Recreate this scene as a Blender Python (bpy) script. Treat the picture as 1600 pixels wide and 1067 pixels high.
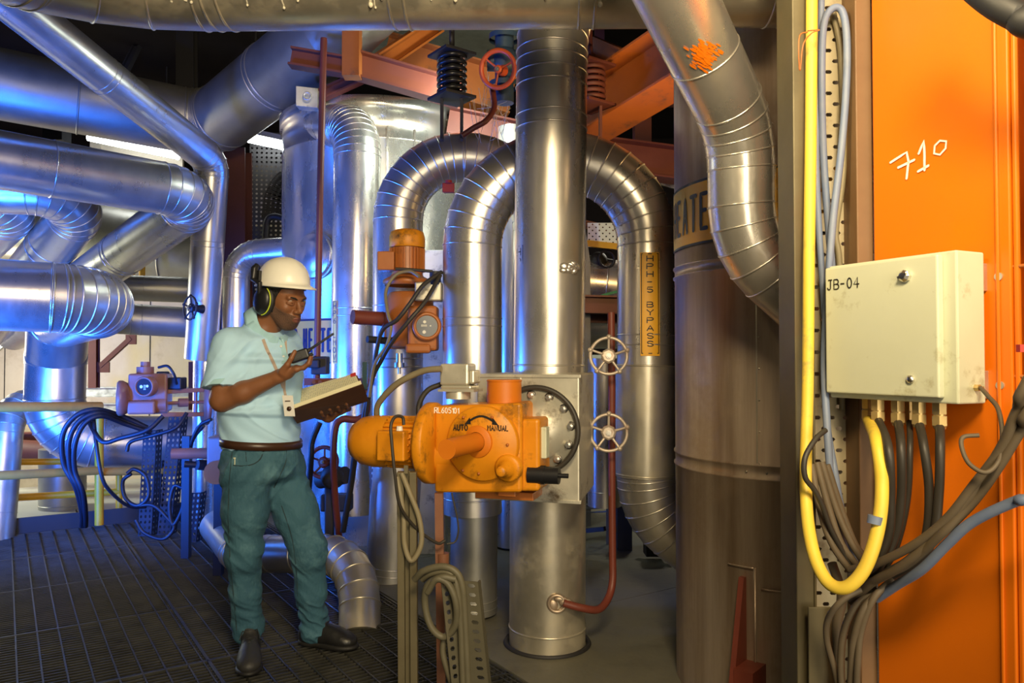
import bpy, math, random
import numpy as np
from mathutils import Vector, Matrix, noise
random.seed(7)
R = math.radians
SC = bpy.context.scene
for o in list(bpy.data.objects): bpy.data.objects.remove(o)
COL = SC.collection
# ------------------------------------------------------------ camera
F = 1200.0; CX = 800.0; CY = 533.5; HZ = 560.0; CH = 1.32
PIT = math.atan((HZ-CY)/F)
cd = bpy.data.cameras.new('camera'); cam = bpy.data.objects.new('camera', cd); COL.objects.link(cam)
cd.sensor_width = 36; cd.lens = F/1600*36; cd.clip_end = 100
cam.location = (0, 0, CH); cam.rotation_euler = (math.pi/2+PIT, 0, 0)
SC.camera = cam
SC.view_settings.view_transform = 'Standard'; SC.view_settings.look = 'None'
SC.view_settings.gamma = 1; SC.view_settings.use_curve_mapping = False
SC.view_settings.exposure = 0.25
# ------------------------------------------------------------ world
w = bpy.data.worlds.new('world'); SC.world = w; w.use_nodes = True
bg = w.node_tree.nodes['Background']; bg.inputs[0].default_value = (.80, .74, .55, 1); bg.inputs[1].default_value = .075
# ------------------------------------------------------------ lights
def lamp(name, loc, aim, energy, color, size=.5, sizey=None, kind='AREA', spot=60, blend=.3):
    l = bpy.data.lights.new(name, kind); l.energy = energy; l.color = color
    if kind == 'AREA':
        l.size = size
        if sizey: l.shape = 'RECTANGLE'; l.size_y = sizey
    else:
        l.shadow_soft_size = size
        if kind == 'SPOT': l.spot_size = R(spot); l.spot_blend = blend
    o = bpy.data.objects.new(name, l); COL.objects.link(o); o.location = loc
    o.rotation_euler = (Vector(aim)-Vector(loc)).to_track_quat('-Z', 'Y').to_euler()
    return o
lamp('key_light', (.3, -.1, 2.7), (.6, 3.4, 1.9), 320, (1, .78, .45), .3, kind='SPOT', spot=88, blend=.6)
lamp('column_flash', (-.75, .75, 2.75), (1.15, 1.9, 2.3), 150, (1, .82, .48), .10, kind='SPOT', spot=52, blend=.8)
lamp('hall_softbox', (1.7, -3.4, 1.9), (.5, 3.4, 1.8), 200, (1, .86, .62), 3.4)
lamp('blue_flash_front', (-3.2, 2.5, .7), (-2.9, 6.0, 2.5), 620, (.02, .15, 1), .3, kind='SPOT', spot=92)
lamp('blue_flash', (-3.6, 4.1, .55), (-2.4, 6.2, 2.1), 420, (.02, .15, 1), .35, kind='SPOT', spot=125)
lamp('blue_flash_cross', (-2.75, 4.15, 1.0), (0, 4.6, 1.35), 210, (.02, .18, 1), .18, kind='SPOT', spot=58)
lamp('back_wall_light', (-6.9, 8.6, 1.0), (-3.4, 11.2, 1.6), 60, (1, .88, .68), .8)
lamp('lower_bay_light', (-6.5, 7.4, 1.8), (-4.6, 7.8, -.3), 70, (.95, 1, .8), .6)
lamp('vessel_light', (-.2, 4.9, 3.0), (-1.0, 6.1, 2.3), 20, (.85, 1, .92), .3)
lamp('back_right_light', (1.5, 7.2, 2.9), (1.0, 8.6, 1.2), 60, (1, .92, .75), .5)
lamp('beam_light', (1.0, 3.9, 2.2), (.9, 5.4, 3.6), 13, (1, .62, .25), .3)
# ------------------------------------------------------------ pixel helpers: a photo point at a real distance
cp, sp = math.cos(PIT), math.sin(PIT)
def P(px, py, D):
    a = (px-CX)/F; b = (CY-py)/F
    v = Vector((a, cp-b*sp, sp+b*cp))
    return Vector((0, 0, CH)) + v*(D/v.y)
def G(px, py, z=0):
    a = (px-CX)/F; b = (CY-py)/F
    v = Vector((a, cp-b*sp, sp+b*cp)); return Vector((0, 0, CH))+v*((z-CH)/v.z)
# ------------------------------------------------------------ plant axes
UA = Vector((.552, -.834, 0)); VA = Vector((.834, .552, 0)); B0 = Vector((-.166, 3.49, 0)); ZA = Vector((0, 0, 1))
def ST(s, t, z=0): return B0+UA*s+VA*t+ZA*z
# ------------------------------------------------------------ materials
def mat(name, col, rough=.5, metal=0, col2=None, nscale=8, nfac=.5, bump=0, bscale=30, stretch=(1,1,1), emit=0, rvar=0, spec=.5, coat=0, sharp=None, dirt=None, dscale=4, dthr=(.55,.7)):
    m = bpy.data.materials.new(name); m.use_nodes = True; N = m.node_tree.nodes; L = m.node_tree.links
    b = N['Principled BSDF']; b.inputs['Base Color'].default_value = (*col, 1); b.inputs['Roughness'].default_value = rough
    b.inputs['Metallic'].default_value = metal; b.inputs['Specular IOR Level'].default_value = spec
    if coat: b.inputs['Coat Weight'].default_value = coat; b.inputs['Coat Roughness'].default_value = .15
    if emit: b.inputs['Emission Color'].default_value = (*col, 1); b.inputs['Emission Strength'].default_value = emit
    if col2 or bump or rvar or dirt:
        tc = N.new('ShaderNodeTexCoord'); mp = N.new('ShaderNodeMapping'); mp.inputs['Scale'].default_value = stretch
        L.new(tc.outputs['Object'], mp.inputs[0])
        nz = N.new('ShaderNodeTexNoise'); nz.inputs['Scale'].default_value = nscale; nz.inputs['Detail'].default_value = 6; nz.inputs['Roughness'].default_value = .65
        L.new(mp.outputs[0], nz.inputs[0])
        src = None
        if col2:
            cr = N.new('ShaderNodeValToRGB'); lo, hi = sharp or (.5-nfac*.5, .5+nfac*.5)
            cr.color_ramp.elements[0].position = lo; cr.color_ramp.elements[1].position = hi
            cr.color_ramp.elements[0].color = (*col, 1); cr.color_ramp.elements[1].color = (*col2, 1)
            L.new(nz.outputs[0], cr.inputs[0]); src = cr.outputs[0]
        if dirt:
            n3 = N.new('ShaderNodeTexNoise'); n3.inputs['Scale'].default_value = dscale; n3.inputs['Detail'].default_value = 9; n3.inputs['Roughness'].default_value = .7
            L.new(tc.outputs['Object'], n3.inputs[0])
            mr = N.new('ShaderNodeMapRange'); mr.inputs[1].default_value = dthr[0]; mr.inputs[2].default_value = dthr[1]; L.new(n3.outputs[0], mr.inputs[0])
            mx = N.new('ShaderNodeMix'); mx.data_type = 'RGBA'; L.new(mr.outputs[0], mx.inputs[0])
            if src: L.new(src, mx.inputs[6])
            else: mx.inputs[6].default_value = (*col, 1)
            mx.inputs[7].default_value = (*dirt, 1); src = mx.outputs[2]
            if metal:
                m2 = N.new('ShaderNodeMapRange'); L.new(mr.outputs[0], m2.inputs[0]); m2.inputs[3].default_value = metal; m2.inputs[4].default_value = metal*.25; L.new(m2.outputs[0], b.inputs['Metallic'])
        if src: L.new(src, b.inputs['Base Color'])
        if rvar:
            mr = N.new('ShaderNodeMapRange'); mr.inputs[1].default_value = .3; mr.inputs[2].default_value = .7
            mr.inputs[3].default_value = max(.05, rough-rvar); mr.inputs[4].default_value = rough+rvar
            L.new(nz.outputs[0], mr.inputs[0]); L.new(mr.outputs[0], b.inputs['Roughness'])
        if bump:
            n2 = N.new('ShaderNodeTexNoise'); n2.inputs['Scale'].default_value = bscale; n2.inputs['Detail'].default_value = 3
            L.new(mp.outputs[0], n2.inputs[0])
            bp = N.new('ShaderNodeBump'); bp.inputs['Strength'].default_value = bump; bp.inputs['Distance'].default_value = .01
            L.new(n2.outputs[0], bp.inputs['Height']); L.new(bp.outputs[0], b.inputs['Normal'])
    return m
M = {}
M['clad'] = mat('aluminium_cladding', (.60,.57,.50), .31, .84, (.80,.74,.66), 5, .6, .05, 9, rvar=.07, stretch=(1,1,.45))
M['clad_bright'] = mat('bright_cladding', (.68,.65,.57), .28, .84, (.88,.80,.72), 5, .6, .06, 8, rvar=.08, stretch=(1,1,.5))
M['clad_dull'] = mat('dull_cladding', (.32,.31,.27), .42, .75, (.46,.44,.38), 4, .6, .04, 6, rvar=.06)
M['clad_brown'] = mat('stained_cladding', (.30,.21,.14), .42, .65, (.60,.49,.38), 4, .45, .04, 4, stretch=(2.5,2.5,.16), rvar=.08, dirt=(.26,.17,.10), dscale=3.2, dthr=(.5,.85))
M['clad_dirty'] = mat('dusty_cladding', (.52,.48,.38), .34, .8, (.74,.67,.54), 5, .6, .04, 6, rvar=.06, dirt=(.42,.35,.20), dscale=5, dthr=(.48,.85))
M['clad_dark'] = mat('dark_cladding', (.16,.16,.17), .36, 1, (.28,.28,.28), 3, .6, .05, 5, rvar=.1)
M['galv'] = mat('galvanised_sheet', (.50,.50,.47), .42, .9, (.68,.68,.64), 14, .5, .03, 20, rvar=.1)
M['tin'] = mat('dirty_sheet_metal', (.58,.55,.45), .38, .55, (.72,.69,.58), 6, .5, .05, 12, rvar=.1, dirt=(.13,.09,.05), dscale=9, dthr=(.54,.70))
M['gold'] = mat('yellow_actuator_paint', (.60,.20,.006), .42, 0, (.74,.29,.010), 6, .6, .06, 30, rvar=.08, dirt=(.07,.04,.012), dscale=7, dthr=(.53,.68), spec=.35)
M['gold_soft'] = mat('orange_drum_paint', (.58,.15,.006), .5, 0, (.68,.20,.008), 4, .6, rvar=.08)
M['rust'] = mat('brown_orange_paint', (.36,.105,.022), .42, 0, (.46,.15,.03), 6, .6, .05, 30, rvar=.08, dirt=(.08,.04,.02), dscale=8, dthr=(.58,.75))
M['purplebrown'] = mat('maroon_brown_paint', (.26,.10,.07), .4, 0, (.34,.14,.09), 6, .6, .04, 30, rvar=.08)
M['column'] = mat('orange_column_paint', (.74,.165,.003), .36, 0, (.68,.145,.003), 3, .6, .02, 14, rvar=.06)
M['beam'] = mat('orange_beam_paint', (.42,.12,.014), .55, 0, (.30,.075,.014), 3, .6, .04, 20, dirt=(.10,.05,.03), dscale=5)
M['redbeam'] = mat('red_oxide_paint', (.15,.035,.018), .6, 0, (.21,.05,.025), 4, .6, .03, 20)
M['redbeam_dark'] = mat('dark_red_steel', (.075,.018,.012), .6, 0, (.12,.03,.02), 4, .6)
M['redpipe'] = mat('red_oxide_pipe', (.20,.04,.022), .45, 0, (.13,.032,.02), 6, .6, .04, 30)
M['box'] = mat('pale_green_enamel', (.55,.57,.42), .38, 0, (.62,.64,.48), 3, .5, dirt=(.30,.26,.12), dscale=9, dthr=(.57,.74))
M['black'] = mat('black_plastic', (.012,.012,.014), .38)
M['rubber'] = mat('black_rubber', (.02,.02,.022), .55)
M['cable_grey'] = mat('grey_brown_cable', (.14,.105,.065), .6, 0, (.09,.068,.042), 12, .6)
M['cable_tan_shaded'] = mat('shaded_tan_cable', (.13,.115,.07), .55, 0, (.09,.08,.05), 10, .5)  # darker copy of the tan: shade on the low front loops put into the colour
M['tray_shaded'] = mat('shaded_slotted_steel', (.12,.11,.07), .5, .4, (.17,.15,.10), 8, .5)  # weak light low at the front is painted into this darker steel
M['cable_dark'] = mat('dark_cable', (.035,.03,.024), .5)
M['cable_blue'] = mat('blue_grey_cable', (.14,.19,.32), .5, 0, (.20,.24,.33), 15, .5)
M['cable_yellow'] = mat('yellow_cable', (.85,.62,.06), .5, 0, (.72,.50,.06), 8, .5, dirt=(.35,.25,.08), dscale=7)
M['cable_tan'] = mat('tan_conduit', (.25,.21,.125), .55, 0, (.18,.15,.09), 10, .5)
M['brass'] = mat('dull_brass', (.62,.46,.20), .35, .6, (.50,.36,.15), 20, .5)
M['steel'] = mat('dull_steel', (.42,.40,.36), .4, 1, (.55,.52,.47), 14, .5)
M['bolt'] = mat('bright_bolt', (.8,.76,.7), .3, 1)
M['wheelpaint'] = mat('worn_silver_paint', (.62,.55,.46), .42, .4, (.48,.38,.30), 20, .5, dirt=(.2,.09,.05), dscale=16)
M['frame'] = mat('olive_galvanised', (.11,.09,.048), .5, .3, (.16,.135,.075), 8, .6, dirt=(.14,.10,.05), dscale=6)
M['tray'] = mat('perforated_galvanised', (.40,.34,.22), .45, .5, (.50,.43,.29), 8, .5, dirt=(.25,.17,.09), dscale=9)
M['tray_dark'] = mat('dark_tray_steel', (.10,.10,.11), .45, .5, (.16,.16,.17), 8, .5)
M['brownwood'] = mat('brown_tray_edge', (.15,.075,.028), .55, 0, (.20,.11,.045), 8, .6)
M['yellow_rail'] = mat('yellow_rail_paint', (.80,.40,.01), .5, 0, (.66,.30,.01), 10, .5)
M['tan_rail'] = mat('worn_brown_rail', (.75,.33,.04), .6, 0, (.55,.24,.04), 10, .5)
M['grating'] = mat('grating_steel', (.055,.053,.045), .5, .7, (.11,.105,.085), 9, .5, rvar=.1)
M['concrete'] = mat('oiled_concrete', (.10,.095,.07), .6, 0, (.17,.16,.115), 2.5, .6, .1, 40, rvar=.12, dirt=(.06,.05,.04), dscale=2.3, dthr=(.5,.75))
M['dark'] = mat('dark_steel', (.02,.018,.018), .6)
M['darkblue'] = mat('navy_steel', (.014,.014,.022), .5, .1)
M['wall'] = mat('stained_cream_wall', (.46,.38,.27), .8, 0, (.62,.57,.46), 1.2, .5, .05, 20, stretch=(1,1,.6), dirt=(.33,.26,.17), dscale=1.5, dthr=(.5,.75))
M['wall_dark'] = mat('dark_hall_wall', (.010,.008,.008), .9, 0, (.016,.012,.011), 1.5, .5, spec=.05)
M['plate'] = mat('pale_floor_plate', (.52,.50,.44), .6, 0, (.40,.39,.34), 2, .5)
M['slab'] = mat('grey_slab', (.30,.33,.28), .8, 0, (.18,.20,.17), 6, .6, .2, 30)
M['sign'] = mat('amber_sign_paint', (.92,.46,.02), .45)
M['sign_tan'] = mat('faded_amber_sign', (.95,.50,.10), .5)
M['ink'] = mat('black_lettering', (.012,.01,.008), .5)
M['ink_navy'] = mat('navy_lettering', (.03,.025,.07), .5)
M['chalk'] = mat('white_chalk', (.85,.82,.72), .9)
M['white'] = mat('white_plastic', (.80,.79,.74), .4)
M['glass_dial'] = mat('dark_dial', (.03,.035,.045), .15)
M['tube'] = mat('fluorescent_tube', (.92,.97,1), .4, emit=14)
M['reddial'] = mat('red_tag', (.55,.04,.03), .5)
M['redwheel'] = mat('orange_red_wheel_paint', (.70,.12,.03), .4, 0, (.5,.08,.03), 10, .5)
M['bluevalve'] = mat('blue_valve_paint', (.04,.09,.16), .45, 0, (.03,.05,.08), 8, .5)
M['green'] = mat('green_paint', (.02,.22,.08), .5)
M['gauge'] = mat('dull_green_glass', (.05,.10,.07), .3)
M['web'] = mat('dusty_cobweb', (.6,.58,.5), .9)
M['paper0'] = mat('dried_white_drips', (.62,.58,.45), .8)
M['postbrown'] = mat('rusty_brown_steel', (.16,.06,.03), .6, 0, (.24,.10,.05), 9, .6)
M['spring'] = mat('black_spring_steel', (.02,.02,.022), .28, .3)
# ------------------------------------------------------------ tagging
def tag(o, label=None, cat=None, group=None, kind=None):
    if label: o['label'] = label
    if cat: o['category'] = cat
    if group: o['group'] = group
    if kind: o['kind'] = kind
    return o
def thing(name, loc, label, cat, group=None):
    o = bpy.data.objects.new(name, None); COL.objects.link(o); o.location = loc; o.empty_display_size = .05
    return tag(o, label, cat, group)
# ------------------------------------------------------------ mesh builder
def frame(d, up=None):
    d = Vector(d).normalized(); a = up or (Vector((0,0,1)) if abs(d.z) < .9 else Vector((0,1,0)))
    u = a.cross(d).normalized(); v = d.cross(u).normalized()
    return u, v, d
class MB:
    def __init__(s): s.v = []; s.f = []; s.sm = []
    def add(s, vs, fs, smooth=False):
        n = len(s.v); s.v += [tuple(p) for p in vs]; s.f += [tuple(i+n for i in f) for f in fs]; s.sm += [smooth]*len(fs); return s
    def boxf(s, o, x, y, z):                       # box from corner o and three edge vectors
        o = Vector(o); x, y, z = Vector(x), Vector(y), Vector(z)
        if x.cross(y).dot(z) < 0: o = o+x; x = -x
        c = [o, o+x, o+x+y, o+y, o+z, o+x+z, o+x+y+z, o+y+z]
        return s.add(c, [(0,3,2,1),(4,5,6,7),(0,1,5,4),(1,2,6,5),(2,3,7,6),(3,0,4,7)])
    def box(s, c, sz, ax=None):
        X, Y, Z = ax or (Vector((1,0,0)), Vector((0,1,0)), Vector((0,0,1)))
        x, y, z = X*sz[0], Y*sz[1], Z*sz[2]
        return s.boxf(Vector(c)-(x+y+z)/2, x, y, z)
    def bar(s, p0, p1, w, h, up=None):
        u, v, d = frame(Vector(p1)-Vector(p0), up); return s.boxf(Vector(p0)-u*w/2-v*h/2, u*w, v*h, Vector(p1)-Vector(p0))
    def ibeam(s, p0, p1, w, h, t=.012, up=None):
        u, v, d = frame(Vector(p1)-Vector(p0), up); L = Vector(p1)-Vector(p0); p0 = Vector(p0)
        s.boxf(p0-u*w/2-v*h/2, u*w, v*t, L); s.boxf(p0-u*w/2+v*(h/2-t), u*w, v*t, L); s.boxf(p0-u*t/2-v*(h/2-t), u*t, v*(h-2*t), L); return s
    def cone(s, p0, p1, r0, r1, n=24, cap=True, smooth=True):
        u, v, d = frame(Vector(p1)-Vector(p0)); vs = []
        for p, r in ((p0, r0), (p1, r1)):
            for i in range(n):
                a = 2*math.pi*i/n; vs.append(Vector(p)+u*(r*math.cos(a))+v*(r*math.sin(a)))
        s.add(vs, [(i, (i+1) % n, n+(i+1) % n, n+i) for i in range(n)], smooth)
        if cap:
            s.add(vs[:n], [tuple(range(n))[::-1]]); s.add(vs[n:], [tuple(range(n))])
        return s
    def cyl(s, p0, p1, r, n=24, cap=True, smooth=True): return s.cone(p0, p1, r, r, n, cap, smooth)
    def lathe(s, o, d, prof, n=32, smooth=True, a0=0, a1=2*math.pi):
        u, v, d = frame(d); o = Vector(o); vs = []; full = abs(a1-a0-2*math.pi) < 1e-6; m = n if full else n+1
        for (r, h) in prof:
            for i in range(m):
                a = a0+(a1-a0)*i/n; vs.append(o+d*h+u*(r*math.cos(a))+v*(r*math.sin(a)))
        fs = []
        for k in range(len(prof)-1):
            for i in range(n):
                j = (i+1) % m if full else i+1
                fs.append((k*m+i, k*m+j, (k+1)*m+j, (k+1)*m+i))
        return s.add(vs, fs, smooth)
    def tube(s, pts, r, n=10, cap=True, closed=False):
        pts = [Vector(p) for p in pts]; N = len(pts); T = []
        for i in range(N):
            a = pts[(i-1) % N] if (closed or i > 0) else pts[i]; b = pts[(i+1) % N] if (closed or i < N-1) else pts[i]
            T.append((b-a).normalized())
        u, v, _ = frame(T[0]); vs = []
        for i, (p, t) in enumerate(zip(pts, T)):
            u = (u-t*u.dot(t)).normalized(); v = t.cross(u)
            rr = r[i] if isinstance(r, (list, tuple)) else r
            for k in range(n):
                a = 2*math.pi*k/n; vs.append(p+u*(rr*math.cos(a))+v*(rr*math.sin(a)))
        fs = []
        for i in range(N if closed else N-1):
            j = (i+1) % N
            for k in range(n): fs.append((i*n+k, i*n+(k+1) % n, j*n+(k+1) % n, j*n+k))
        s.add(vs, fs, True)
        if cap and not closed: s.add(vs[:n], [tuple(range(n))[::-1]]); s.add(vs[-n:], [tuple(range(n))])
        return s
    def torus(s, c, d, R_, r, n=32, m=8, a0=0, a1=2*math.pi):
        u, v, d = frame(d); full = abs(a1-a0) > 6.28; k = n if full else n+1
        return s.tube([Vector(c)+u*(R_*math.cos(a0+(a1-a0)*i/n))+v*(R_*math.sin(a0+(a1-a0)*i/n)) for i in range(k)], r, m, closed=full)
    def ball(s, c, r, ax=None, n=16, m=10):
        X, Y, Z = ax or (Vector((1,0,0)), Vector((0,1,0)), Vector((0,0,1)))
        if not isinstance(r, (tuple, list)): r = (r, r, r)
        vs = []
        for j in range(m+1):
            t = math.pi*j/m
            for i in range(n):
                a = 2*math.pi*i/n; vs.append(Vector(c)+X*(r[0]*math.sin(t)*math.cos(a))+Y*(r[1]*math.sin(t)*math.sin(a))+Z*(r[2]*math.cos(t)))
        return s.add(vs, [(j*n+i, (j+1)*n+i, (j+1)*n+(i+1) % n, j*n+(i+1) % n) for j in range(m) for i in range(n)], True)
    def hexn(s, c, d, r, h): return s.cone(c, Vector(c)+Vector(d).normalized()*h, r, r, 6, True, False)
    def coil(s, c0, c1, R_, r, turns, n=18, m=8):
        u, v, d = frame(Vector(c1)-Vector(c0)); L = Vector(c1)-Vector(c0); K = int(turns*n)
        return s.tube([Vector(c0)+L*(i/K)+u*(R_*math.cos(2*math.pi*i/n))+v*(R_*math.sin(2*math.pi*i/n)) for i in range(K+1)], r, m)
    def perf(s, o, x, y, nx, ny, fx=.6, fy=.4, stag=False):    # plate with slotted holes
        o = Vector(o); x = Vector(x); y = Vector(y); cx = x/nx; cy = y/ny
        for i in range(nx):
            for j in range(ny):
                b = o+cx*i+cy*j
                out = [(0,0),(.5,0),(1,0),(1,.5),(1,1),(.5,1),(0,1),(0,.5)]
                ax, ay = fx/2, fy/2; k = .6
                inn = [(.5-ax*k,.5-ay),(.5,.5-ay),(.5+ax*k,.5-ay),(.5+ax,.5),(.5+ax*k,.5+ay),(.5,.5+ay),(.5-ax*k,.5+ay),(.5-ax,.5)]
                if stag and (i+j) % 2:
                    s.add([b, b+cx, b+cx+cy, b+cy], [(0,1,2,3)]); continue
                vs = [b+cx*p+cy*q for p, q in out+inn]
                s.add(vs, [(q, (q+1) % 8, 8+(q+1) % 8, 8+q) for q in range(8)])
        return s
    def plate(s, pts, nrm, t):                     # polygon with thickness
        nrm = Vector(nrm).normalized()*t; n = len(pts); vs = [Vector(p) for p in pts]+[Vector(p)+nrm for p in pts]
        return s.add(vs, [tuple(range(n))[::-1], tuple(range(n, 2*n))]+[(i, (i+1) % n, n+(i+1) % n, n+i) for i in range(n)])
    def build(s, name, material, parent=None, bevel=0, solid=0, sub=0, seg=2):
        me = bpy.data.meshes.new(name); V = np.array([tuple(p) for p in s.v], dtype=float).reshape(-1, 3)
        if parent is not None:
            base = Vector((0,0,0)); q = parent
            while q is not None: base += q.location; q = q.parent
            loc = Vector((0,0,0))
        else:
            base = Vector(((V[:,0].min()+V[:,0].max())/2, (V[:,1].min()+V[:,1].max())/2, V[:,2].min())); loc = base.copy()
        me.from_pydata([tuple(p) for p in (V-np.array(base))], [], s.f)
        me.polygons.foreach_set('use_smooth', s.sm); me.update()
        if isinstance(material, str): material = M[material]
        me.materials.append(material)
        o = bpy.data.objects.new(name, me); COL.objects.link(o); o.location = loc
        if parent is not None: o.parent = parent
        if solid: mo = o.modifiers.new('thickness', 'SOLIDIFY'); mo.thickness = solid; mo.offset = 0
        if bevel: mo = o.modifiers.new('bevel', 'BEVEL'); mo.width = bevel; mo.segments = seg; mo.limit_method = 'ANGLE'; mo.angle_limit = R(40); mo.harden_normals = False
        if sub: mo = o.modifiers.new('sub', 'SUBSURF'); mo.levels = sub; mo.render_levels = sub
        return o
def catmull(pts, k=8, closed=False):
    pts = [Vector(p) for p in pts]; n = len(pts); out = []
    for i in range(n if closed else n-1):
        p0 = pts[(i-1) % n] if (closed or i) else pts[0]*2-pts[1]; p1 = pts[i]; p2 = pts[(i+1) % n]
        p3 = pts[(i+2) % n] if (closed or i < n-2) else pts[-1]*2-pts[-2]
        for j in range(k):
            t = j/k; out.append(.5*((2*p1)+(p2-p0)*t+(2*p0-5*p1+4*p2-p3)*t*t+(3*p1-p0-3*p2+p3)*t**3))
    if not closed: out.append(pts[-1])
    return out
# ------------------------------------------------------------ lagged pipes
def fillet(ctrl, fr, ng):
    out = [(ctrl[0], 0)]
    for i in range(1, len(ctrl)-1):
        a, b, c = ctrl[i-1], ctrl[i], ctrl[i+1]; d0 = (b-a).normalized(); d1 = (c-b).normalized()
        ang = d0.angle(d1); r = fr[i-1]
        if ang < .02 or r == 0: out.append((b, 0)); continue
        tl = min(r*math.tan(ang/2), (b-a).length*.98, (c-b).length*.98); r = tl/math.tan(ang/2)
        s0 = b-d0*tl; nrm = d0.cross(d1).normalized(); cen = s0+nrm.cross(d0)*r
        n = max(2, int(round(ng*ang/(math.pi/2))))
        # gore polygon whose sides touch the arc
        for k in range(n+1):
            q = Matrix.Rotation(ang*k/n, 3, nrm) @ (s0-cen); out.append((cen+q, 1))
    out.append((ctrl[-1], 0)); return out
def sweep(mb, pts, r, rings=(), bead=.004, nseg=40, beadall=None, cap=True, r1=None):
    n = len(pts); D = [(pts[i+1]-pts[i]).normalized() for i in range(n-1)]
    u, v, _ = frame(D[0]); L = [0]; 
    for i in range(n-1): L.append(L[-1]+(pts[i+1]-pts[i]).length)
    rad = lambda l: r if r1 is None else r+(r1-r)*l/L[-1]
    def ring(p, d, nn, u, v, rr):
        o = []
        for k in range(nseg):
            a = 2*math.pi*k/nseg; q = u*(rr*math.cos(a))+v*(rr*math.sin(a)); t = -(q.dot(nn))/(d.dot(nn)); o.append(p+q+d*t)
        return o
    def beadring(p, d, nn, u, v, rr, b):
        rows = []
        nn = nn.normalized()
        for j in range(5):
            a = math.pi*j/4
            rg = ring(p, d, nn, u, v, rr-.001+b*math.sin(a))
            rows.append([q+nn*(-b*math.cos(a)) for q in rg])
        vs = [q for row in rows for q in row]
        mb.add(vs, [(j*nseg+k, j*nseg+(k+1) % nseg, (j+1)*nseg+(k+1) % nseg, (j+1)*nseg+k) for j in range(4) for k in range(nseg)], True)
    for i in range(n-1):
        d = D[i]
        if i: u = (u-d*u.dot(d)).normalized(); v = d.cross(u)
        n0 = (D[i-1]+d).normalized() if i else d; n1 = (d+D[i+1]).normalized() if i < n-2 else d
        A = ring(pts[i], d, n0, u, v, rad(L[i])); B = ring(pts[i+1], d, n1, u, v, rad(L[i+1]))
        mb.add(A+B, [(k, (k+1) % nseg, nseg+(k+1) % nseg, nseg+k) for k in range(nseg)], True)
        if i and beadall and beadall[i]: beadring(pts[i], d, n0, u, v, rad(L[i]), bead)
        for s_ in rings:
            if L[i] < s_ < L[i+1]: beadring(pts[i]+d*(s_-L[i]), d, d, u, v, rad(s_), bead)
        if cap and i == 0: mb.add(A, [tuple(range(nseg))[::-1]])
        if cap and i == n-2: mb.add(B, [tuple(range(nseg))])
    return L[-1]
def pipe(name, label, ctrl, r, fr=(), ng=7, m='clad', step=.9, off=.25, twin=.05, cat='pipe', group=None, parent=None, seam=None, bead=None, world=False, nseg=40, r1=None, rings=None):
    pts = [Vector(c) if world else P(*c) for c in ctrl]
    fr = list(fr)+[fr[-1] if fr else .3]*(len(pts))
    fl = fillet(pts, fr, ng); pp = [a for a, _ in fl]; bd = [b for _, b in fl]
    q = [pp[0]]; qb = [0]
    for a, b in zip(pp[1:], bd[1:]):
        if (a-q[-1]).length > 1e-4: q.append(a); qb.append(b)
    tot = sum((q[i+1]-q[i]).length for i in range(len(q)-1))
    if rings is None:
        rings = []; x = off
        while x < tot: rings += [x, x+twin] if twin else [x]; x += step
    mb = MB(); sweep(mb, q, r, rings, bead or max(.0035, r*.03), nseg, qb, r1=r1)
    if seam is not None:                           # lap seam with screws along the straight runs
        acc = 0
        for i in range(len(q)-1):
            a, b = q[i], q[i+1]; l = (b-a).length
            if l > .25:
                u, v, d = frame(b-a, Vector((0,1,0)) if abs((b-a).normalized().z) > .7 else None)
                o = u*math.cos(seam)+v*math.sin(seam); tn = d.cross(o)
                mb.boxf(a+o*(r-.003)-tn*.004+d*.01, tn*.008, o*.0065, d*(l-.02))
                k = .08
                while k < l-.05: mb.ball(a+d*k+o*(r+.003)+tn*.014, .0045, n=6, m=4); k += .14
    o = mb.build(name, m, parent)
    if parent is None: tag(o, label, cat, group)
    return o
def cable(name, label, pts, r, m, cat='cable', group=None, parent=None, k=8, n=10, straight=False):
    q = [Vector(p) if isinstance(p, Vector) else P(*p) for p in pts]
    o = MB().tube(q if straight else catmull(q, k), r, n).build(name, m, parent)
    if parent is None: tag(o, label, cat, group)
    return o
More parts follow.
